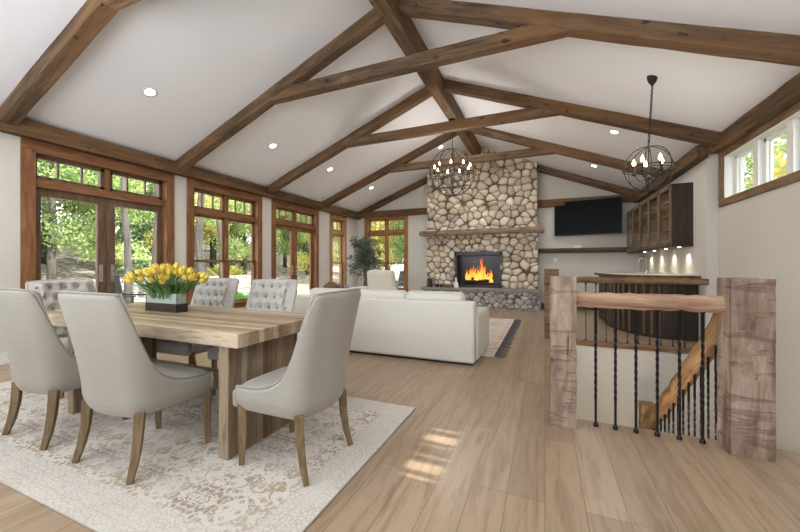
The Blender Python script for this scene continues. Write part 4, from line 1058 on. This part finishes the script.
# leaves
def crown(kind, seed, n):
    r = np.random.RandomState(seed)
    if kind == 'conifer':
        z = r.beta(1.0, 1.5, n); R_ = (1 - z) * 1.9 + .1; lay = np.abs(((z * 11) % 1) - .2); a = r.uniform(0, 2 * np.pi, n); rad = R_ * np.sqrt(r.uniform(.12, 1, n)) * (1 - .3 * lay)
        P = np.stack([rad * np.cos(a), rad * np.sin(a), .6 + z * 7.6 - rad * .25], 1); s = .10
    else:
        nb = 26; B = r.normal(0, 1, (nb, 3)) * (1.35, 1.35, 1.7) + (0, 0, 4.6); k = r.randint(0, nb, n)
        D = r.normal(0, 1, (n, 3)); D /= np.linalg.norm(D, axis=1)[:, None]; P = B[k] + D * (r.uniform(.35, .9, (n, 1)) * .95); s = .075
        P[:, 2] = np.maximum(P[:, 2], .9)
    A = r.normal(0, 1, (n, 3)); A /= np.linalg.norm(A, axis=1)[:, None]; B2 = np.cross(A, r.normal(0, 1, (n, 3))); B2 /= np.linalg.norm(B2, axis=1)[:, None]
    sz = s * r.uniform(.6, 1.3, (n, 1)); V = np.stack([P - A * sz, P + B2 * sz * .55, P + A * sz, P - B2 * sz * .55], 1).reshape(-1, 3)
    F_ = np.arange(4 * n).reshape(-1, 4)
    me = bpy.data.meshes.new('foliage'); me.from_pydata(V.tolist(), [], F_.tolist()); me.update(); return me
def trunk(seed, kind):
    r = random.Random(seed); m = MB(); pts = [(0, 0, -.5)]; x = y = 0
    for k in range(1, 8): x += r.uniform(-.08, .08); y += r.uniform(-.08, .08); pts.append((x, y, k * 1.05))
    m.tube(pts, [.17, .15, .135, .12, .105, .085, .06, .03], 9)
    if kind != 'conifer':
        for k in range(9):
            z = r.uniform(1.6, 5.5); a = r.uniform(0, 6.28); l = r.uniform(.8, 1.7); m.tube([(x * z / 8, y * z / 8, z), (math.cos(a) * l * .6, math.sin(a) * l * .6, z + .4), (math.cos(a) * l, math.sin(a) * l, z + 1.0)], [.045, .03, .012], 5)
    o = m.build('trunk', M['bark'], None, smooth=True); me = o.data; bpy.data.objects.remove(o); return me
PROT = {}
for kd, mt_ in (('broad', 'lf_g'), ('yellow', 'lf_y'), ('conifer', 'lf_d')):
    PROT[kd] = []
    for s in (1, 2):
        me = crown('conifer' if kd == 'conifer' else 'broad', s + len(kd), 15000); me.materials.append(M[mt_]); PROT[kd].append((me, trunk(s + 10, kd)))
TR = [(-20, 'in the nearest row'), (-27, 'in the middle row'), (-99, 'in the farthest row')]
KL = {'broad': 'bright green leafy tree standing in the woods outside', 'yellow': 'yellowing leafy tree standing in the woods outside', 'conifer': 'feathery green conifer standing in the woods outside'}
def tree(kd, x, y, z, s, rz, label=None):
    c, tkm = PROT[kd][int(abs(x * 7 + y * 3)) % 2]
    if not label:
        wh = 'beyond the far window' if y > 16.5 and x > -13 else [w for q, w in TR if x > q][0]
        label = KL[kd] + ', ' + wh; grp = label.split(' standing')[0] + 's ' + wh
    else: grp = None
    t = thing('tree', label, 'tree', (x, y, z), rz, grp, (s, s, s))
    o = bpy.data.objects.new('foliage', c); C.objects.link(o); o.parent = t
    o = bpy.data.objects.new('trunk', tkm); C.objects.link(o); o.parent = t
def gz(x): d = max(0, -9 - x); return -.12 + (.09 * d if d < 12 else 1.08 + .16 * (d - 12))
rt_ = random.Random(21)
rows = []
for i in range(13): rows.append((-17.5 + rt_.uniform(-1, 1), .5 + i * 2.1 + rt_.uniform(-.5, .5), .85))
for i in range(15): rows.append((-23 + rt_.uniform(-1.5, 1.5), 0 + i * 3.0 + rt_.uniform(-.8, .8), 1.25))
for i in range(14): rows.append((-31 + rt_.uniform(-1.5, 1.5), 1 + i * 4.2 + rt_.uniform(-1, 1), 1.8))
for i, (x, y, s) in enumerate(rows):
    kd = 'conifer' if (y < 5.5 and i % 2 == 0) else rt_.choice(['broad', 'broad', 'broad', 'yellow', 'conifer'])
    tree(kd, x, y, gz(x), s * rt_.uniform(.9, 1.15), rt_.uniform(0, 6))
for x, y, s in ((-9.5, 17, .8), (-7.2, 18.5, .9), (-5.0, 17.5, .8), (-11.8, 19, .9), (-8.5, 23, 1.2), (-12, 26, 1.3), (-4.5, 23, 1.2)):
    tree(rt_.choice(['broad', 'yellow', 'conifer']), x, y, -.12 + .09 * max(0, y - 13), s, rt_.uniform(0, 6))
tree('yellow', 6.4, 10.2, -.12, .62, 1, 'pale leafy tree outside the high clerestory window')
tree('broad', 6.1, 5.5, -.12, 1.1, 3, 'leafy green tree added to shade the clerestory from the sun')  # added out of view to keep clerestory sun off the sofa
tree('conifer', 4.6, 4.9, -.12, .85, 2, 'feathery conifer added outside the clerestory wall to block the sun')  # second added sun blocker, closer to the clerestory
tree('broad', 5.6, 12.6, -.12, .7, 2, 'green leafy tree behind the corner, right of the house')
# bare slim trunks close to the doors
def slim(label, x, y, r, h=6):
    m = MB(); q = random.Random(int(-x * 10 + y)); pts = [(q.uniform(-.05, .05) * k, q.uniform(-.05, .05) * k * .5, k * h / 6) for k in range(7)]
    m.tube(pts, [r * (1 - .08 * k) for k in range(7)], 9); o = m.build('tree', M['bark'], loc=(x, y, gz(x) - .1), smooth=True); tag(o, label, 'tree')
slim('grey tree trunk seen through the right leaf of the near french doors', -10.6, 5.85, .10)
slim('slimmer grey trunk right beside the thicker one outside the near french doors', -11.2, 6.95, .08)
slim('tree trunk at the left edge of the two-column window', -9.6, 7.3, .13)
slim('slim trunk outside the middle of the two-column window', -11.5, 9.6, .1)
# shrubs of arching leaves
def shrub(label, x, y, z, s, mat, seed, n=220):
    r = random.Random(seed); m = MB()
    for k in range(n):
        a = r.uniform(0, 6.28); e = r.uniform(.2, 1.4); l = s * r.uniform(.5, 1); w = Vector((-math.sin(a), math.cos(a), 0)) * .022 * s / .6; p = Vector((math.cos(a), math.sin(a), 0)) * .1 * s
        P = [p + Vector((math.cos(a) * math.cos(e) * l * q, math.sin(a) * math.cos(e) * l * q, math.sin(e) * l * q - .35 * l * q * q)) for q in (0, .4, .75, 1)]
        m.add([P[0] - w * .3, P[0] + w * .3, P[1] - w, P[1] + w, P[2] - w, P[2] + w, P[3]], [(0, 1, 3, 2), (2, 3, 5, 4), (4, 5, 6)])
    tag(m.build('leafy_shrub', mat, loc=(x, y, z)), label, 'shrub')
shrub('bright green bushy plant low outside the two-column window', -7.35, 6.55, -.06, 1.0, M['fern'], 2, 500)
shrub('bright green bushy plant just right of its twin outside the window', -7.4, 7.3, -.06, .8, M['fern'], 6, 400)
shrub('green undergrowth by the garden wall outside the near french doors', -14.1, 4.2, .3, 1.4, M['lf_d'], 3, 500)
shrub('yellow-green undergrowth outside the far french doors', -14.6, 12.5, .3, 1.7, M['lf_y'], 4, 500)
# patio furniture outside
def patio_chair(label, x, y, rz):
    t = thing('patio_chair', label, 'chair', (x, y, -.05), rz); mt_ = M['charcoal']
    MB().b(-.28, .28, -.26, .26, .40, .44).build('seat', mt_, t, bevel=.006)
    b_ = MB()
    for i in range(6): xx = -.24 + .096 * i; b_.box((xx, -.30, .72), (.07, .02, .6), Matrix.Rotation(R(12), 3, 'X'))
    b_.b(-.28, .28, -.38, -.35, .98, 1.04); b_.build('backrest', mt_, t)
    for sx in (-.26, .26):
        MB().b(sx - .03, sx + .03, -.26, .28, .60, .63).build('armrest', mt_, t)
        for sy in (-.23, .23): MB().b(sx - .02, sx + .02, sy - .02, sy + .02, 0, .62 if sy > 0 else .42).build('leg', mt_, t)
patio_chair('dark slatted patio chair outside the two-column window', -7.8, 5.75, R(-120))
patio_chair('dark slatted patio chair on the patio outside the near french doors', -8.3, 4.6, R(-60))
patio_chair('dark slatted patio chair outside the far window', -5.6, 13.0, R(150))
